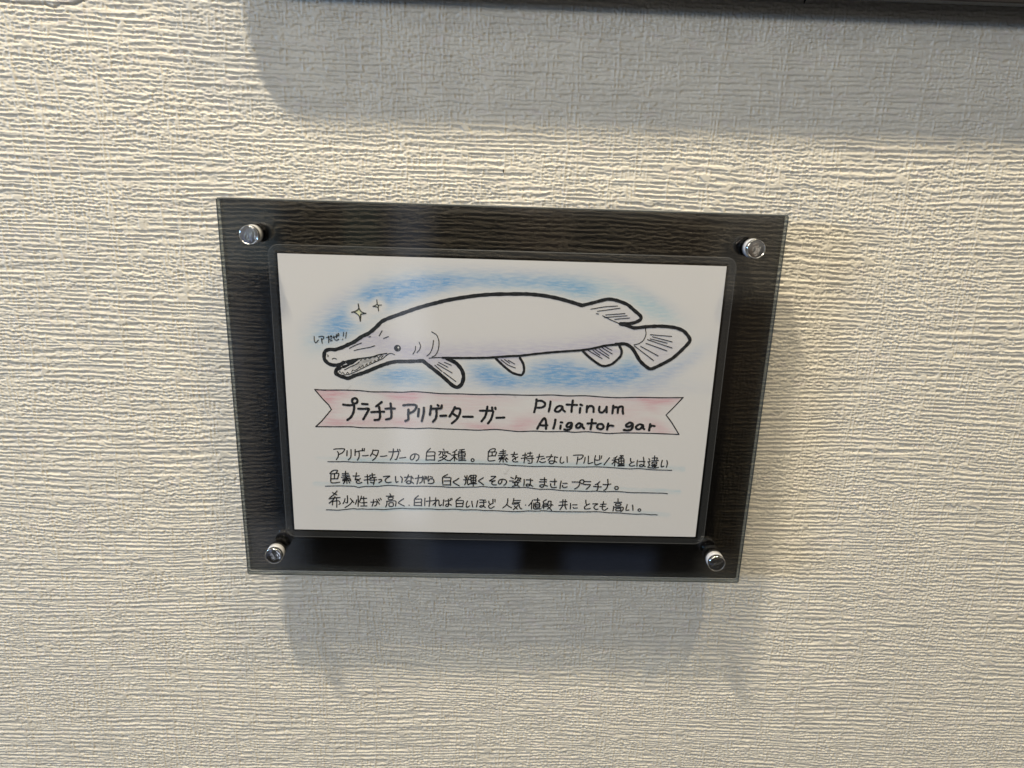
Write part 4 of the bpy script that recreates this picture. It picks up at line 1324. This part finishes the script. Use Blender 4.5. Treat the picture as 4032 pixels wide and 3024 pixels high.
# ------------------------------------------------------------------ standoff bolts
def bolt(cx, cy, bar_angle=None):
    cap = lathe('standoff_bolt', cx, cy, [(0.0, -8.22), (1.0, -8.21), (1.9, -8.18), (2.5, -8.12), (2.66, -8.09), (2.76, -8.16), (2.84, -8.18), (3.0, -8.08), (3.10, -7.85), (3.12, -7.30), (3.0, -7.05), (2.6, -7.00), (0.0, -7.00)], CHROME, sign)
    lathe('gasket', cx, cy, [(0.0, -6.98), (2.85, -6.98), (2.95, -6.7), (2.85, -6.32), (0.0, -6.32)], RUBBER, cap)
    lathe('collar', cx, cy, [(0.0, -6.30), (2.95, -6.30), (3.12, -6.15), (3.12, -4.35), (3.0, -4.22), (0.0, -4.22)], COLLAR, cap)
    lathe('sleeve', cx, cy, [(0.0, -4.20), (2.9, -4.20), (3.0, -4.1), (3.0, -3.1), (2.9, -2.97), (0.0, -2.97)], RUBBER, cap)
    lathe('barrel', cx, cy, [(0.0, 4.42), (3.0, 4.42), (3.15, 4.6), (3.15, WALL_Z + 0.4), (0.0, WALL_Z + 0.4)], CHROME, cap)
    if bar_angle is not None:
        bm = bmesh.new()
        a = math.radians(bar_angle)
        ca, sa_ = math.cos(a), math.sin(a)
        vs = []
        for z in (-8.235, -8.0):
            for lx, ly in ((-2.3, -0.11), (2.3, -0.11), (2.3, 0.11), (-2.3, 0.11)):
                vs.append(bm.verts.new(P(cx + lx * ca - ly * sa_, cy + lx * sa_ + ly * ca, z)))
        for f in ((0, 1, 2, 3), (7, 6, 5, 4), (0, 4, 5, 1), (1, 5, 6, 2), (2, 6, 7, 3), (3, 7, 4, 0)):
            bm.faces.new([vs[i] for i in f])
        bmesh.ops.recalc_face_normals(bm, faces=bm.faces[:])
        me = bpy.data.meshes.new('dark_bar')
        bm.to_mesh(me)
        bm.free()
        link('dark_bar', me, DARK, cap)  # thin dark bar across the cap face
    return cap


bolt(-80.0, -56.2)
bolt(80.1, -56.5)
bolt(-79.6, 56.6)
bolt(80.4, 56.4, -27)

# ------------------------------------------------------------------ the board above, only its lower edge in view
BLACK, _, _ = principled('black_board', (0.010, 0.009, 0.009), 0.35)
board = slab('sign_board', -91.4, 330, -330, -131.0, -1.0, 3.2, [BLACK], None, 0.25, 22.0)
tag(board, 'black sign board above the fish plate, only its bottom edge showing along the top right', 'sign')


# ------------------------------------------------------------------ small dirt on the wallpaper
def fleck(name, pts_, w, label, cat):
    """A tiny twisted crumb or fibre lying on the ridges."""
    bm = bmesh.new()
    prev = None
    n = len(pts_)
    for q, (x, y) in enumerate(pts_):
        r = w * (0.55 if q in (0, n - 1) else 1.0)
        ring_ = [bm.verts.new(P(x + r * math.cos(math.tau * t / 8), y + 0.3 * r * math.sin(math.tau * t / 8), WALL_Z - 0.32 + r * 0.8 * math.sin(math.tau * t / 8))) for t in range(8)]
        if prev:
            for t in range(8):
                bm.faces.new((prev[t], prev[(t + 1) % 8], ring_[(t + 1) % 8], ring_[t]))
        else:
            bm.faces.new(ring_)
        prev = ring_
    bm.faces.new(prev[::-1])
    bmesh.ops.recalc_face_normals(bm, faces=bm.faces[:])
    me = bpy.data.meshes.new(name)
    bm.to_mesh(me)
    bm.free()
    return tag(link(name, me, FLECK, None, True), label, cat)
fleck('fibre', [(93.9, -134.4), (93.6, -133.2), (93.5, -132.0)], 0.30, 'short black fibre stuck upright to the wallpaper under the black board', 'fibre')
fleck('speck', [(-0.95, -78.7), (-0.85, -78.2), (-0.85, -77.6)], 0.20, 'tiny black speck on the wallpaper just above the plate', 'speck')
fleck('speck', [(-128.3, 21.5), (-128.2, 22.1)], 0.22, 'tiny black speck on the wallpaper left of the plate', 'speck')
